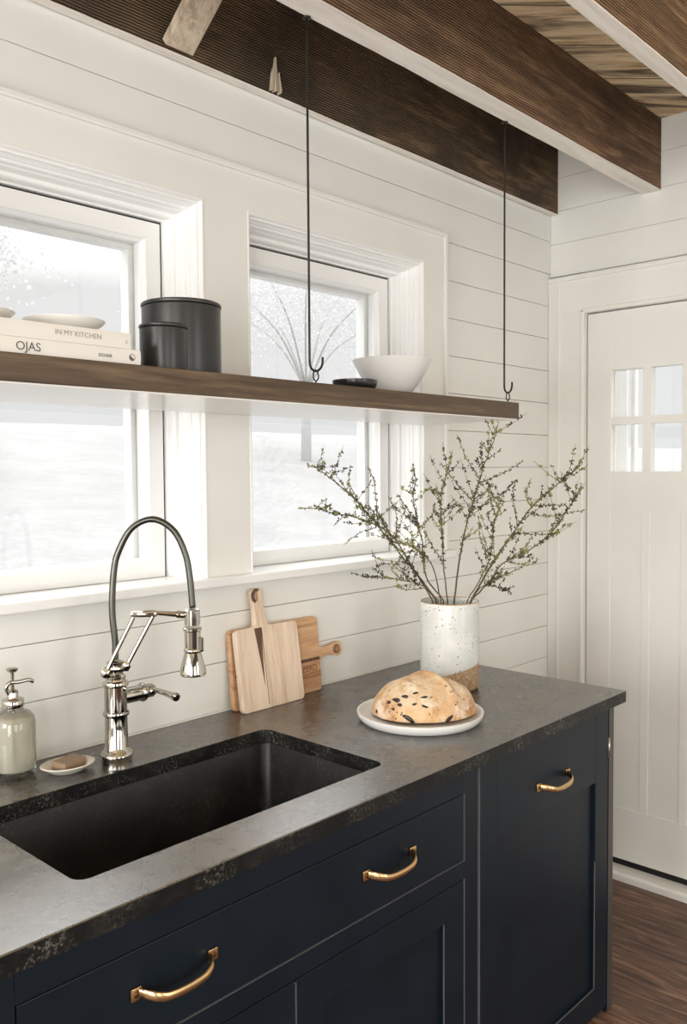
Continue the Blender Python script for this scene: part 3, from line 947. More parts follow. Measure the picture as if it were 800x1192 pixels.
# front: upright paddle
h, w = .207, .106
ol = rounded([(-w, 0), (w, 0), (w, h), (.004, h+.002), (-.006, h+.040), (-.002, h+.098), (-.042, h+.098), (-.036, h+.040), (-.040, h+.002), (-w, h)], [.014, .014, .014, .008, .02, .019, .019, .02, .008, .014])
hole = [(-.023+.0075*math.cos(2*PI*i/16), h+.078+.012*math.sin(2*PI*i/16)) for i in range(16)]
m = MB(); plate_with_hole(m, ol, hole, 0, .016)
fb = empty('cutting_board', (-.741, -.0665, .9142), (R(-8.4), 0, 0))
tag(fb, 'pale upright paddle cutting board with a dark streak leaning in front of another', 'cutting board', 'cutting boards against the wall')
m.build('board', M['board_pale_wood'], fb)
m = MB(); m.prism([(-.044, h-.002), (-.020, h-.002), (-.026, h*.55), (-.027, h*.28), (-.033, h*.55)], -.0006, .001); m.build('dark_streak', M['walnut_streak'], fb)
m = MB(); rr = []
for i in range(13):
    a = R(60+ i*15); c_, s_ = math.cos(a), math.sin(a)
    ri = (.0085, .013); ro = (.0195, .0205)
    px, pz_ = -.023, h+.078
    rr.append([Vector((px+ri[0]*c_, -.0006, pz_+ri[1]*s_)), Vector((px+ro[0]*c_*.97, -.0006, pz_+ro[1]*s_*.97)), Vector((px+ro[0]*c_*.97, .001, pz_+ro[1]*s_*.97)), Vector((px+ri[0]*c_, .001, pz_+ri[1]*s_))])
m.rings(rr, smooth=False); m.build('dark_handle_grain', M['walnut_streak'], fb)
m = MB()
m.box(-.0205, -.0190, -.0005, .001, .01, h-.003); m.build('glue_joint', M['walnut_streak'], fb)
# back: paddle lying on its long edge, handle to the right
w, h = .312, .2035
ol = rounded([(0, 0), (w, 0), (w, .084), (w+.030, .092), (w+.088, .078), (w+.088, .126), (w+.030, .112), (w, .120), (w, h), (0, h)], [.016, .016, .01, .014, .022, .022, .014, .01, .016, .016])
hole = [(w+.066+.010*math.cos(2*PI*i/16), .102+.010*math.sin(2*PI*i/16)) for i in range(16)]
m = MB(); plate_with_hole(m, ol, hole, 0, .015)
bb = empty('cutting_board', (-.850, -.0345, .9142), (R(-5.2), 0, 0))
tag(bb, 'warm brown cutting board lying sideways with its ringed handle to the right, behind the other', 'cutting board', 'cutting boards against the wall')
m.build('board', M['board_warm_wood'], bb)
m = MB(); rr = []
for i in range(24):
    a = 2*PI*i/24; c_, s_ = math.cos(a), math.sin(a)
    rr.append([Vector((w+.066+q_*c_, y_, .102+q_*s_)) for q_, y_ in ((.0098, -.0005), (.0125, -.0005), (.0125, .001), (.0098, .001))])
m.rings(rr, smooth=False, loop=True); m.build('handle_ring', M['walnut_streak'], bb)
m = MB(); m.box(.01, w-.003, -.0006, .001, .083, .092, bevel=.0003, seg=1); m.box(.235, w-.002, -.0006, .001, .0415, .0435); m.build('dark_grain', M['walnut_streak'], bb)

def text(body, size, loc, rot, mat, parent, name='lettering', extrude=.0002, align='LEFT', sx=1):
    cu = bpy.data.curves.new(name, 'FONT'); cu.body = body; cu.size = size; cu.extrude = extrude; cu.align_x = align
    o = bpy.data.objects.new(name, cu); COL.objects.link(o)
    dg = bpy.context.evaluated_depsgraph_get(); me = bpy.data.meshes.new_from_object(o.evaluated_get(dg))
    bpy.data.objects.remove(o)
    me.materials.clear(); me.materials.append(mat)
    n_ = bpy.data.objects.new(name, me); link(n_, parent)
    n_.location = loc; n_.rotation_euler = rot; n_.scale = (sx, 1, 1)
    return n_
text('ZERO', .022, (w-.072, -.0008, .058), (R(90), 0, 0), M['engraving'], bb, 'engraved_lettering')

# ------------------------------------------------------------------ plate and bread
PC = (-.584, -.410)
m = MB()
m.lathe([(.001, 0), (.138, 0), (.142, .002), (.150, .012), (.1525, .020), (.1525, .0225), (.150, .0235), (.147, .022), (.143, .015), (.137, .0115), (.001, .011)], 80)
pl = m.build('plate', M['white_ceramic'], auto=50); pl.location = (PC[0], PC[1], .914)
tag(pl, 'round white rimmed plate under the loaf on the countertop', 'plate')
bmb = bmesh.new(); bmesh.ops.create_icosphere(bmb, subdivisions=6, radius=1)
dv = Vector((.725, -.689)); dn = Vector((.689, .725))     # across the view / away from it
RX, RY, RZ = .127, .100, .086
def bread_pt(v):
    x, y, z = v
    zz = z if z > 0 else z*.10
    # shoulder asymmetry: fuller on the left, steeper on the right
    prof = 1 + .05*x
    s = 1 + .035*noise.noise(Vector((x*1.7, y*1.7, z*1.7+3))) + .012*noise.noise(Vector((x*5, y*5, z*5)))
    hx = x*RX*s*prof; hy = y*RY*s; hz = zz*RZ*s*(1+.06*x)
    # two raised ears along scores
    for (ox, slope, amp) in ((.20, -.55, .008), (-.45, -.5, .002)):
        dline = (x-ox) - slope*y
        if z > .1: hz += amp*math.exp(-(dline/.085)**2)*min(1, z*1.6) - amp*.8*math.exp(-((dline-.2)/.09)**2)*min(1, z*1.6)
    return Vector((dv.x*hx+dn.x*hy, dv.y*hx+dn.y*hy, hz))
for v in bmb.verts: v.co = bread_pt(v.co.copy())
for fc in bmb.faces: fc.smooth = True
m = MB(); m.merge(bmb)
bl = m.build('bread_loaf', M['bread_crust']); bl.location = (PC[0]+.004, PC[1], .914+.011+.0085)
tag(bl, 'crusty round olive sourdough loaf on the white plate', 'bread')
rnd = random.Random(5)
for (x, zq, sz, st) in ((-.50, .42, .0075, 1.2), (-.40, .62, .0085, 1.5), (-.62, .30, .006, 1.2), (-.20, .70, .0055, 2.0), (-.05, .60, .005, 2.6), (-.25, .45, .005, 2.4), (-.02, .38, .0055, 2.6), (.10, .62, .004, 2.0), (.40, .06, .009, 2.0), (-.56, .52, .010, 1.6), (-.70, .44, .007, 1.5), (-.36, .10, .010, 1.9), (-.30, .02, .006, 2.0), (-.93, .12, .008, .8), (.55, .35, .004, 1.2)):
    rest = 1-x*x-zq*zq
    y = -math.sqrt(max(rest, .01))
    p = bread_pt(Vector((x, y, zq)).normalized())
    nrm = (bread_pt((Vector((x, y, zq))*1.0).normalized())-Vector((0, 0, .01))).normalized()
    q_ = nrm.to_track_quat('Z', 'Y').to_matrix().to_4x4()
    mm = MB(); mm.ball((0, 0, 0), sz, 2, (st*.8, .62, .22), Matrix.Translation(p-nrm*.0006) @ q_ @ Matrix.Rotation(rnd.uniform(-.5, .5), 4, 'Z'))
    mm.build('olive_piece', M['olive'], bl)

# ------------------------------------------------------------------ vase and branches
VC = (-.282, -.278)
va = empty('vase', (VC[0], VC[1], .914)); tag(va, 'speckled white pottery vase with a bare clay foot, holding budding branches', 'vase')
def foot_line(a):  # slanted glaze edge
    return .055 + .020*math.cos(a+R(47))
seg = 64
mo, mi_ = MB(), MB()
def vr(rad, zf):
    return [Vector((rad*math.cos(2*PI*k/seg), rad*math.sin(2*PI*k/seg), zf(2*PI*k/seg) if callable(zf) else zf)) for k in range(seg)]
mo.rings([vr(.001, .0005), vr(.074, 0), vr(.0785, .004), vr(.080, .012), vr(.0805, foot_line)], False, False)
mo.build('clay_foot', M['raw_clay'], va, normals=True)
mi_.rings([vr(.0805, lambda a: foot_line(a)-.001), vr(.0815, lambda a: foot_line(a)+.001), vr(.0815, lambda a: foot_line(a)+.01), vr(.0812, .14), vr(.0808, .232), vr(.080, .239), vr(.0785, .2405), vr(.0765, .239), vr(.0755, .23), vr(.075, .02), vr(.001, .015)], False, False)
mi_.build('glazed_body', M['speckled_glaze'], va)
m = MB(); m.rings([vr(.0804, .2390), vr(.0797, .2404), vr(.0785, .2412), vr(.0772, .2404), vr(.0766, .2390)], False, False); m.build('rim', M['raw_clay'], va)

BR = [
    (0.0032, [(-0.3088, -0.2491, 1.1597), (-0.3411, -0.2175, 1.2198), (-0.373, -0.189, 1.2728), (-0.4277, -0.1433, 1.3638), (-0.4738, -0.1064, 1.4326), (-0.5287, -0.0626, 1.4939), (-0.5561, -0.0409, 1.5197), (-0.5797, -0.0222, 1.5338)],
     [[(-0.4552, -0.1213, 1.4048), (-0.497, -0.1089, 1.4681), (-0.5209, -0.1187, 1.487)], [(-0.4277, -0.1433, 1.3638), (-0.4162, -0.1246, 1.4597), (-0.4085, -0.1056, 1.5022), (-0.4048, -0.0834, 1.5262)], [(-0.4761, -0.1045, 1.4352), (-0.5052, -0.1072, 1.4775), (-0.5184, -0.1261, 1.5304)], [(-0.4006, -0.1659, 1.3187), (-0.3855, -0.1038, 1.3915)]]),
    (0.0026, [(-0.3153, -0.2422, 1.1574), (-0.3599, -0.2086, 1.2494), (-0.4126, -0.1764, 1.3408), (-0.4824, -0.1294, 1.3846), (-0.5421, -0.0904, 1.3998), (-0.5879, -0.0616, 1.4146), (-0.6279, -0.0373, 1.4154)],
     [[(-0.4445, -0.1549, 1.3608), (-0.494, -0.1395, 1.3485), (-0.5449, -0.1238, 1.3187)], [(-0.4643, -0.1416, 1.3732), (-0.4835, -0.0831, 1.3926), (-0.4939, -0.0375, 1.3631)]]),
    (0.002, [(-0.2991, -0.2595, 1.1572), (-0.3056, -0.238, 1.2468), (-0.3286, -0.202, 1.2941), (-0.3644, -0.1515, 1.325), (-0.3828, -0.1173, 1.3798), (-0.3882, -0.1031, 1.4132)],
     [[(-0.3644, -0.1515, 1.325), (-0.3779, -0.1692, 1.3907), (-0.4112, -0.1666, 1.4436)], [(-0.3286, -0.202, 1.2941), (-0.3358, -0.1588, 1.2777), (-0.3431, -0.1175, 1.2318)]]),
    (0.0022, [(-0.2943, -0.2647, 1.1572), (-0.3182, -0.2238, 1.2206), (-0.3108, -0.2063, 1.3123), (-0.3117, -0.189, 1.3645), (-0.3072, -0.1704, 1.4361), (-0.2933, -0.1688, 1.4842), (-0.2895, -0.1567, 1.5304)],
     [[(-0.3117, -0.189, 1.3645), (-0.3492, -0.1825, 1.4089), (-0.3864, -0.1765, 1.4502)], [(-0.3115, -0.1932, 1.3516), (-0.2646, -0.2043, 1.387), (-0.2365, -0.1952, 1.4224)]]),
    (0.0022, [(-0.2862, -0.2734, 1.1571), (-0.2878, -0.263, 1.2351), (-0.2835, -0.2541, 1.3368), (-0.2825, -0.2477, 1.389), (-0.2766, -0.2463, 1.4413), (-0.2617, -0.2531, 1.5007), (-0.2442, -0.261, 1.5675)],
     [[(-0.2765, -0.2464, 1.4418), (-0.3105, -0.2453, 1.461), (-0.3564, -0.2334, 1.4548)], [(-0.2868, -0.2609, 1.259), (-0.2914, -0.2154, 1.3163), (-0.2819, -0.187, 1.3459)], [(-0.2825, -0.2477, 1.3888), (-0.2774, -0.2878, 1.4183), (-0.2789, -0.3231, 1.4145)]]),
    (0.003, [(-0.2732, -0.2873, 1.157), (-0.2633, -0.2947, 1.2543), (-0.2477, -0.3097, 1.3633), (-0.233, -0.3251, 1.4342), (-0.2216, -0.3371, 1.4908), (-0.2105, -0.3493, 1.5425), (-0.1963, -0.3649, 1.5941), (-0.187, -0.3753, 1.648)],
     [[(-0.2247, -0.3339, 1.4756), (-0.2, -0.395, 1.5046), (-0.1806, -0.45, 1.5389)], [(-0.2395, -0.3182, 1.4026), (-0.1822, -0.3531, 1.4309), (-0.1409, -0.3711, 1.4564), (-0.1073, -0.3807, 1.4848)], [(-0.233, -0.3251, 1.4342), (-0.2323, -0.3611, 1.4535), (-0.2366, -0.3915, 1.4771)], [(-0.222, -0.3367, 1.4889), (-0.2245, -0.2935, 1.548), (-0.2194, -0.2579, 1.6136)], [(-0.2346, -0.3234, 1.4264), (-0.2884, -0.2986, 1.4845), (-0.3337, -0.2833, 1.5359)], [(-0.2157, -0.3436, 1.5185), (-0.1975, -0.3236, 1.5596), (-0.1736, -0.3102, 1.5938)]]),
    (0.0036, [(-0.2408, -0.3219, 1.1566), (-0.2138, -0.3517, 1.2279), (-0.1882, -0.3823, 1.292), (-0.1634, -0.4131, 1.3488), (-0.135, -0.4496, 1.4147), (-0.1011, -0.4932, 1.4638), (-0.076, -0.5258, 1.4987), (-0.054, -0.5548, 1.5287)],
     [[(-0.143, -0.4394, 1.3963), (-0.125, -0.4836, 1.3871), (-0.108, -0.5259, 1.3923), (-0.0816, -0.5776, 1.4042)], [(-0.1343, -0.4505, 1.4157), (-0.0807, -0.4712, 1.4158), (-0.024, -0.4954, 1.412)], [(-0.1671, -0.4086, 1.3405), (-0.1449, -0.4691, 1.3384), (-0.1258, -0.5258, 1.3421)], [(-0.1361, -0.4483, 1.4123), (-0.1245, -0.4216, 1.4471), (-0.0895, -0.4194, 1.4918)], [(-0.1596, -0.4181, 1.3577), (-0.1872, -0.4196, 1.4415), (-0.2007, -0.4386, 1.4883)]]),
    (0.0026, [(-0.2294, -0.3341, 1.1565), (-0.2123, -0.362, 1.2072), (-0.1975, -0.3938, 1.258), (-0.165, -0.4573, 1.2947), (-0.1418, -0.5142, 1.3471), (-0.1339, -0.5478, 1.3962), (-0.1292, -0.5775, 1.4423), (-0.1296, -0.5948, 1.4764)],
     [[(-0.2115, -0.3637, 1.21), (-0.175, -0.4368, 1.2473), (-0.1701, -0.4763, 1.2822)], [(-0.1924, -0.4038, 1.2637), (-0.1306, -0.4341, 1.2504), (-0.0869, -0.4433, 1.2642)]]),
    (0.002, [(-0.2473, -0.315, 1.1567), (-0.2123, -0.3338, 1.2169), (-0.1817, -0.3444, 1.2726), (-0.1581, -0.3374, 1.3503), (-0.1343, -0.3388, 1.4026), (-0.1059, -0.3432, 1.4554)],
     [[(-0.1817, -0.3444, 1.2726), (-0.2187, -0.3381, 1.3226), (-0.2419, -0.3453, 1.3902)], [(-0.1581, -0.3374, 1.3503), (-0.1456, -0.3118, 1.3852), (-0.112, -0.3098, 1.4035)]]),
    (0.0016, [(-0.304, -0.2543, 1.1573), (-0.3471, -0.2341, 1.1981), (-0.3977, -0.2148, 1.2156), (-0.466, -0.1936, 1.2274), (-0.5362, -0.1766, 1.2373)],
     [[(-0.3832, -0.2203, 1.2106), (-0.4257, -0.208, 1.2619), (-0.481, -0.1856, 1.2604)], [(-0.3403, -0.2373, 1.1916), (-0.3611, -0.1789, 1.1852), (-0.3544, -0.1487, 1.1964)]]),
    (0.0016, [(-0.2425, -0.3203, 1.1543), (-0.2376, -0.3565, 1.1974), (-0.232, -0.4025, 1.1961), (-0.2325, -0.4459, 1.1861)],
     [[(-0.2363, -0.3666, 1.1971), (-0.2388, -0.3987, 1.2244), (-0.2362, -0.4375, 1.2342)]]),
]
BLAB = ['left-leaning budding branch, thickest of those reaching over the window',
        'low budding branch reaching farthest to the left',
        'slender branch between the left-leaning branches and the window corner',
        'thin upright branch in front of the window casing',
        'thin upright branch left of the tallest one',
        'tallest budding branch, its tip reaching up to the shelf',
        'thick branch slanting to the upper right towards the door',
        'branch bowing outward on the right and ending in a bare tip',
        'thin upright branch between the tallest and the right-leaning ones',
        'short twig lying almost level out to the left over the vase rim',
        'short twig drooping to the right just above the vase rim']
def jitter_path(pts, n, amp, rnd):
    sp = smooth_path(pts, n)
    for i in range(1, len(sp)-1):
        sp[i] = sp[i] + Vector((rnd.uniform(-1, 1), rnd.uniform(-1, 1), rnd.uniform(-1, 1)))*amp
    return sp
bud_bm = bmesh.new(); bmesh.ops.create_icosphere(bud_bm, subdivisions=1, radius=1)
for bi, (th, main, sides) in enumerate(BR):
    rnd = random.Random(100+bi)
    base = Vector(main[0])
    inner = Vector((VC[0]+(base.x-VC[0])*-.3, VC[1]+(base.y-VC[1])*-.3, .945))
    root = empty('branch', inner); tag(root, BLAB[bi], 'branch', 'budding branches in the vase')
    st = MB(); bd = MB()
    paths = []
    rim = base.copy()
    dxy = Vector((rim.x-VC[0], rim.y-VC[1]))
    if dxy.length > .062:
        dxy *= .062/dxy.length; rim = Vector((VC[0]+dxy.x, VC[1]+dxy.y, rim.z))
    mp = [inner]+jitter_path([tuple(rim)]+list(main[1:]), 5, .0011, rnd)
    paths.append((mp, th, .0009, 6))
    for s in sides:
        paths.append((jitter_path(s, 5, .0011, rnd), .0013, .0006, 0))
    # extra twigs off the main stem
    extra = []
    nmp = len(mp)
    for k in range(max(3, int(nmp*.46))):
        i = rnd.randint(7, nmp-4) if nmp > 14 else rnd.randint(5, nmp-2)
        d_ = (mp[min(i+1, nmp-1)]-mp[i-1]).normalized()
        out = Vector((rnd.uniform(-1, 1), rnd.uniform(-1, 1), rnd.uniform(-.3, .8))).normalized()
        ln = rnd.uniform(.03, .105)
        p0 = mp[i]; dd_ = (d_*.6+out).normalized()
        if p0.y+dd_.y*ln > -.05: dd_.y = -abs(dd_.y)
        extra.append(([p0, p0+dd_*ln*.35+Vector((0, 0, .003)), p0+dd_*ln*.7+Vector((0, 0, .008)), p0+dd_*ln+Vector((0, 0, .016))], .0009, .0004, 0))
    paths += extra
    for pth, r0, r1, skip in paths:
        n_ = len(pth)
        rad = [r0+(r1-r0)*(i/(n_-1))**.8 for i in range(n_)]
        st.tube([p-inner for p in pth], rad, 6)
        # buds in little clusters along the wood
        tot = sum((pth[i+1]-pth[i]).length for i in range(n_-1))
        acc = 0; nxt = rnd.uniform(.006, .014)
        for i in range(skip, n_-1):
            sg = (pth[i+1]-pth[i]); L_ = sg.length; pos = 0
            while acc+L_-pos > nxt and L_ > 0:
                pos += nxt-acc if acc < nxt else 0
                acc = 0
                if pos > L_: break
                c0 = pth[i]+sg*(pos/L_)
                for _ in range(rnd.choice((1, 2, 2, 3))):
                    o3 = Vector((rnd.uniform(-1, 1), rnd.uniform(-1, 1), rnd.uniform(-.6, 1))).normalized()
                    rr_ = rnd.uniform(.0014, .0027)
                    cc = c0+o3*(rad[i]+rr_+rnd.uniform(0, .003))-inner
                    bb_ = bud_bm.copy()
                    bmesh.ops.transform(bb_, matrix=Matrix.Translation(cc) @ Matrix.Diagonal((rr_, rr_, rr_*1.15, 1)), verts=bb_.verts[:])
                    bd.merge(bb_, smooth=True)
                nxt = rnd.uniform(.0038, .0100)
                L_ -= pos; sg = pth[i+1]-c0; pos = 0
            acc += max(L_, 0)
    st.build('stem', M['twig_bark'], root)
    o = bd.build('buds', M['green_bud'], root, normals=False); tag(o, 'tiny yellow-green buds', kind='stuff')

# ------------------------------------------------------------------ hanging shelf
HX0, HX1, HY0, HY1, HZ0, HZ1 = -2.30, -.075, -.370, -.0215, 1.655, 1.7040
sf = empty('hanging_shelf', ((HX0+HX1)/2, (HY0+HY1)/2, HZ0))
tag(sf, 'long brown wooden shelf hung on rods across both windows', 'shelf', kind='thing')
hx_, hy_ = (HX1-HX0)/2, (HY1-HY0)/2
m = MB(); m.box(-hx_, hx_, -hy_, hy_, .003, HZ1-HZ0, bevel=.0018); m.build('plank', M['shelf_wood'], sf)
m = MB(); m.box(-hx_+.002, hx_-.002, -hy_+.003, hy_, 0, .004, bevel=.001); tag(m.build('underside', M['underside_white'], sf), 'white underside')
RY_ = -.358
for x in (-.879, -.115):
    m = MB()
    rg = [(x, RY_, HZ1-.02), (x, RY_, HZ1+.006)]
    pts = [(.0085*math.sin(a)*(.86 if math.cos(a) < 0 else 1), 0, .0165-.0115*math.cos(a)) for a in [2*PI*i/20 for i in range(21)]]
    m.tube([(0, 0, -.02), (0, 0, .006)], .0016, 8)
    m.tube(pts, .0016, 8)
    e = m.build('screw_eye', M['iron'], sf); e.location = (x-sf.location.x, RY_-sf.location.y, HZ1-HZ0)
for x, lab in ((-.879, 'black hooked rod holding up the shelf in front of the second window'), (-.115, 'black hooked rod holding up the right end of the shelf')):
    rt = empty('shelf_rod', (x, RY_, HZ1+.026)); tag(rt, lab, 'rod', 'rods holding the shelf')
    top = 2.4708-(HZ1+.026)
    hk = [(-.0185, 0, top+.004), (-.0185, 0, .3), (-.0185, 0, .05), (-.0182, 0, .018), (-.015, 0, .007), (-.008, 0, .0015), (0, 0, 0), (.009, 0, .003), (.017, 0, .010), (.021, 0, .020), (.0215, 0, .032)]
    m = MB(); m.tube(smooth_path(hk, 6), .0026, 10); m.build('rod', M['iron'], rt)
    m = MB(); m.lathe([(.001, top-.0005), (.009, top-.0005), (.009, top-.003), (.004, top-.005), (.001, top-.005)], 20, c=(-.0185, 0, 0)); m.build('ceiling_washer', M['iron'], rt)

# ------------------------------------------------------------------ things on the shelf
def book(x0, x1, y0, y1, z0, z1, label, rot=0):
    cx_, cy_ = (x0+x1)/2, (y0+y1)/2
    rt = empty('book', (cx_, cy_, z0), (0, 0, R(rot))); tag(rt, label, 'book', 'books on the shelf')
    a, b_, h_ = (x1-x0)/2, (y1-y0)/2, z1-z0
    m = MB()
    m.box(-a, a, -b_, b_, 0, .0022, bevel=.0008); m.box(-a, a, -b_, b_, h_-.0022, h_, bevel=.0008)
    rr = []
    for i in range(9):
        t = i/8; z = .0005+(h_-.001)*t
        y = -b_ - .0016*math.sin(PI*t)
        rr.append([Vector((-a, y, z)), Vector((a, y, z)), Vector((a, y+.003, z)), Vector((-a, y+.003, z))])
    m.rings(rr, smooth=False)
    m.build('cover', M['book_cover'], rt)
    m = MB(); m.box(-a+.003, a-.003, -b_+.002, b_-.004, .0022, h_-.0022); m.build('pages', M['book_pages'], rt)
    return rt, a, b_, h_
B1 = book(-1.66, -1.327, -.362, -.115, HZ1, HZ1+.0265, 'lower of the two stacked white books, with the longer spine')
B2 = book(-1.69, -1.347, -.362, -.120, HZ1+.0267, HZ1+.0545, 'upper of the two stacked white books, its spine naming a kitchen')
rt, a, b_, h_ = B1
xr = lambda X: X-rt.location.x
text('OJAS', .0195, (xr(-1.560), -b_-.0018, .0062), (R(90), 0, 0), M['ink_dark'], rt, sx=1.0)
text('KEHAR', .0085, (xr(-1.412), -b_-.0018, .0085), (R(90), 0, 0), M['ink_dark'], rt)
m = MB()
n_ = 24; c_ = (xr(-1.345), .0125); rad = .0062
def P_(a_, q_): return Vector((c_[0]+q_*math.cos(a_), -b_-.0018, c_[1]+q_*math.sin(a_)))
rr = []
for i in range(n_):
    a_ = 2*PI*i/n_
    rr.append([P_(a_, rad), P_(a_, rad*.84), P_(a_, rad*.84)+Vector((0, .0005, 0)), P_(a_, rad)+Vector((0, .0005, 0))])
m.rings(rr, smooth=False, loop=True)
h0 = R(140)
m.poly([P_(h0+PI*i/14, rad*.9)+Vector((0, -.0001, 0)) for i in range(15)])
m.build('publisher_mark', M['ink_dark'], rt)
rt, a, b_, h_ = B2
xr = lambda X: X-rt.location.x
text('IN MY KITCHEN', .0118, (xr(-1.492), -b_-.0018, .0112), (R(90), 0, 0), M['ink_grey'], rt, sx=1.02)
text('z', .010, (xr(-1.358), -b_-.0018, .0095), (R(90), 0, 0), M['ink_grey'], rt)

def bowl(name, loc, prof, label, cat, mat, group=None, rot=0, tilt=0, sy=1):
    m = MB(); m.lathe(prof, 56, sy=sy)
    o = m.build(name, M[mat], auto=50); o.location = loc; o.rotation_euler = (0, R(tilt), R(rot)); tag(o, label, cat, group); return o
ZB = HZ1+.0545
DP = [(.001, 0), (.030, 0), (.033, .002), (.048, .008), (.063, .017), (.0705, .0235), (.0712, .0255), (.0695, .0258), (.060, .019), (.046, .0105), (.030, .005), (.001, .004)]
bowl('dish', (-1.418, -.262, ZB), DP, 'shallow white dish lying on the two stacked books', 'dish', 'bowl_ceramic', 'white dishes on the books')
bowl('dish', (-1.588, -.262, ZB), [(r_, z*.86) for r_, z in DP], 'shallow white dish cut off by the left picture edge, on the books', 'dish', 'bowl_ceramic', 'white dishes on the books')
def canister(loc, rad, h_, lidz, label):
    rt = empty('canister', loc); tag(rt, label, 'canister', 'black canisters')
    m = MB(); m.lathe([(.001, 0), (rad-.005, 0), (rad-.001, .002), (rad, .006), (rad, lidz-.002), (rad-.0015, lidz-.0005), (.001, lidz-.0005)], 56); m.build('jar', M['canister_black'], rt, auto=40)
    m = MB(); m.lathe([(.001, lidz), (rad+.0008, lidz), (rad+.0015, lidz+.001), (rad+.0015, h_-.0025), (rad-.001, h_), (rad-.006, h_+.0004), (.001, h_-.0004)], 56); m.build('lid', M['canister_black'], rt, auto=40)
canister((-1.116, -.200, HZ1), .0815, .158, .150, 'large matte black lidded canister on the shelf')
canister((-1.222, -.285, HZ1), .0455, .0925, .0855, 'small matte black lidded canister in front of the large one')
bowl('bowl', (-.438, -.205, HZ1), [(.001, 0), (.036, 0), (.039, .003), (.048, .012), (.070, .038), (.090, .070), (.104, .099), (.1055, .102), (.103, .1025), (.086, .070), (.066, .040), (.040, .013), (.001, .010)],
     'white flared ceramic bowl near the right end of the shelf', 'bowl', 'bowl_ceramic')
bowl('trinket_dish', (-.690, -.300, HZ1), [(.001, 0), (.044, 0), (.048, .003), (.053, .015), (.0535, .0235), (.052, .024), (.050, .015), (.046, .005), (.001, .004)],
     'small low black dish on the shelf beside the white bowl', 'dish', 'dark_dish')

# ------------------------------------------------------------------ outdoors
m = MB(); rr = []
for i in range(40):
    y = .35+ (i/39)**2*70
    rr.append([Vector((-60+ j*4.0, y, .15+min(y, 16)*.155+.10*noise.noise(Vector((j*.7, y*.2, 0))))) for j in range(40)])
m.rings(rr, False, False, closed=False)
tag(m.build('ground_yard', M['lawn'], normals=False), kind='structure')
m = MB(); m.box(XR+.14, XR+14, -12, .3, -.2, -.02); tag(m.build('ground_porch', M['lawn']), kind='structure')
def tree(x, y, z, hgt, cr, n_, seed, label, trunk=.10):
    rnd = random.Random(seed)
    rt = empty('tree', (x, y, z)); tag(rt, label, 'tree', 'pale blossoming trees in the yard')
    t_ = MB()
    fork = hgt*.34
    t_.tube([(0, 0, -1.0), (.02, 0, fork*.5), (.05, .02, fork)], [trunk*1.2, trunk, trunk*.85], 10)
    cl = []
    for k in range(9):
        a = 2*PI*k/9+rnd.uniform(-.3, .3); e = rnd.uniform(.15, 1.0)
        q_ = Vector((math.cos(a)*cr*.75*math.cos(e), math.sin(a)*cr*.75*math.cos(e), fork+ (hgt-fork)*(.35+.5*math.sin(e))))
        t_.tube(smooth_path([(.05, .02, fork), (q_.x*.4, q_.y*.4, fork+(q_.z-fork)*.6), tuple(q_)], 5), [trunk*.28-(trunk*.25)*i/10 for i in range(11)], 7)
        cl.append(q_)
    t_.build('trunk', M['pale_bark'], rt)
    lf = MB()
    for k in range(n_):
        c0 = rnd.choice(cl)
        p = c0+Vector((rnd.gauss(0, cr*.30), rnd.gauss(0, cr*.30), rnd.gauss(0, cr*.22)))
        s_ = rnd.uniform(.016, .042)
        n3 = Vector((rnd.uniform(-1, 1), rnd.uniform(-1, 1), rnd.uniform(-1, 1))).normalized(); t3 = n3.orthogonal().normalized(); b3_ = n3.cross(t3)
        lf.poly([p+t3*s_, p+b3_*s_*.7, p-t3*s_, p-b3_*s_*.7])
    o = lf.build('blossom', M['blossom'], rt, normals=False); tag(o, kind='stuff')
def at(px, dist):
    a = yaw+math.atan((px-400)/1008.1); return (-2.2177+dist*math.sin(a), -1.6904+dist*math.cos(a))
def gz(y): return .15+min(y, 16)*.155
TR = [(9.34, 10.10, 4.2, 2.4, 12000, 'pale tree with a forked trunk seen through the second window'), 
      (1.55, 8.6, 4.0, 1.15, 6000, 'pale tree at the top left of the first window')]
for i, (x, y, hg, cr, n_, lab) in enumerate(TR):
    tree(x, y, gz(y)-.05, hg, cr, n_, 40+i, lab, .095 if i == 0 else .06)

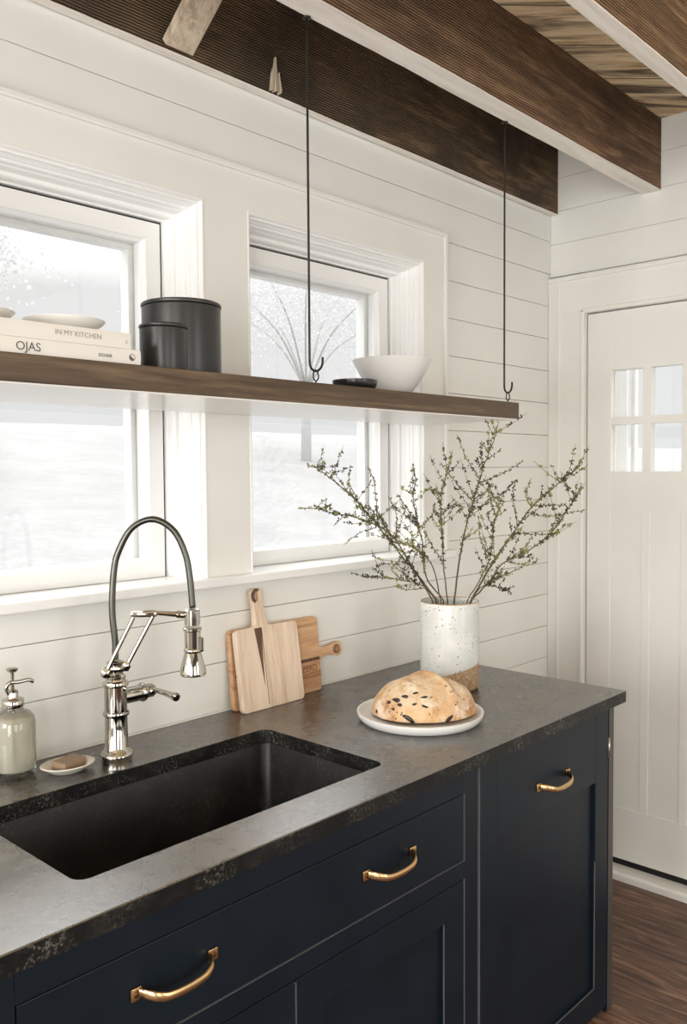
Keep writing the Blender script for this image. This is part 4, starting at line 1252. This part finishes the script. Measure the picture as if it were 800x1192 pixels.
# ------------------------------------------------------------------ light
wd = bpy.data.worlds.new('world'); S.world = wd; wd.use_nodes = True
nt = wd.node_tree; nt.nodes.clear()
tc = nt.nodes.new('ShaderNodeTexCoord'); sp_ = nt.nodes.new('ShaderNodeSeparateXYZ'); nt.links.new(tc.outputs['Generated'], sp_.inputs[0])
rp = nt.nodes.new('ShaderNodeValToRGB'); rp.color_ramp.elements[0].position = .0; rp.color_ramp.elements[0].color = (.182, .182, .183, 1)
rp.color_ramp.elements[1].position = .50; rp.color_ramp.elements[1].color = (1, 1, 1, 1)
e = rp.color_ramp.elements.new(.20); e.color = (.182, .182, .183, 1)
bg = nt.nodes.new('ShaderNodeBackground'); ow = nt.nodes.new('ShaderNodeOutputWorld')
nt.links.new(sp_.outputs['Z'], rp.inputs[0]); nt.links.new(rp.outputs[0], bg.inputs[0]); bg.inputs['Strength'].default_value = 4.6
nt.links.new(bg.outputs[0], ow.inputs[0])

def area(name, loc, rot, sx, sy, power, c=(1, .99, .96)):
    l = bpy.data.lights.new(name, 'AREA'); l.shape = 'RECTANGLE'; l.size = sx; l.size_y = sy; l.energy = power; l.color = c
    o = link(bpy.data.objects.new(name, l)); o.location = loc; o.rotation_euler = rot; return o
for i, h in enumerate(FH):
    area('daylight_front_window', ((h[0]+h[1])/2, YF-.06, (h[2]+h[3])/2), (R(90), 0, 0), h[1]-h[0]-.04, h[3]-h[2]-.04, 28)
for i, h in enumerate(LH):
    area('daylight_left_window', (XL-.06, (h[0]+h[1])/2, (h[2]+h[3])/2), (R(90), 0, R(-90)), h[1]-h[0]-.04, h[3]-h[2]-.04, 66)

S.view_settings.view_transform = 'Standard'
S.view_settings.look = 'None'
S.view_settings.gamma = 1
S.view_settings.use_curve_mapping = False
S.view_settings.exposure = .08
try:
    S.cycles.max_bounces = 10; S.cycles.diffuse_bounces = 5; S.cycles.transparent_max_bounces = 12
    S.cycles.caustics_reflective = False; S.cycles.caustics_refractive = True
    S.cycles.use_denoising = True
    S.cycles.sample_clamp_indirect = 6
except Exception:
    pass
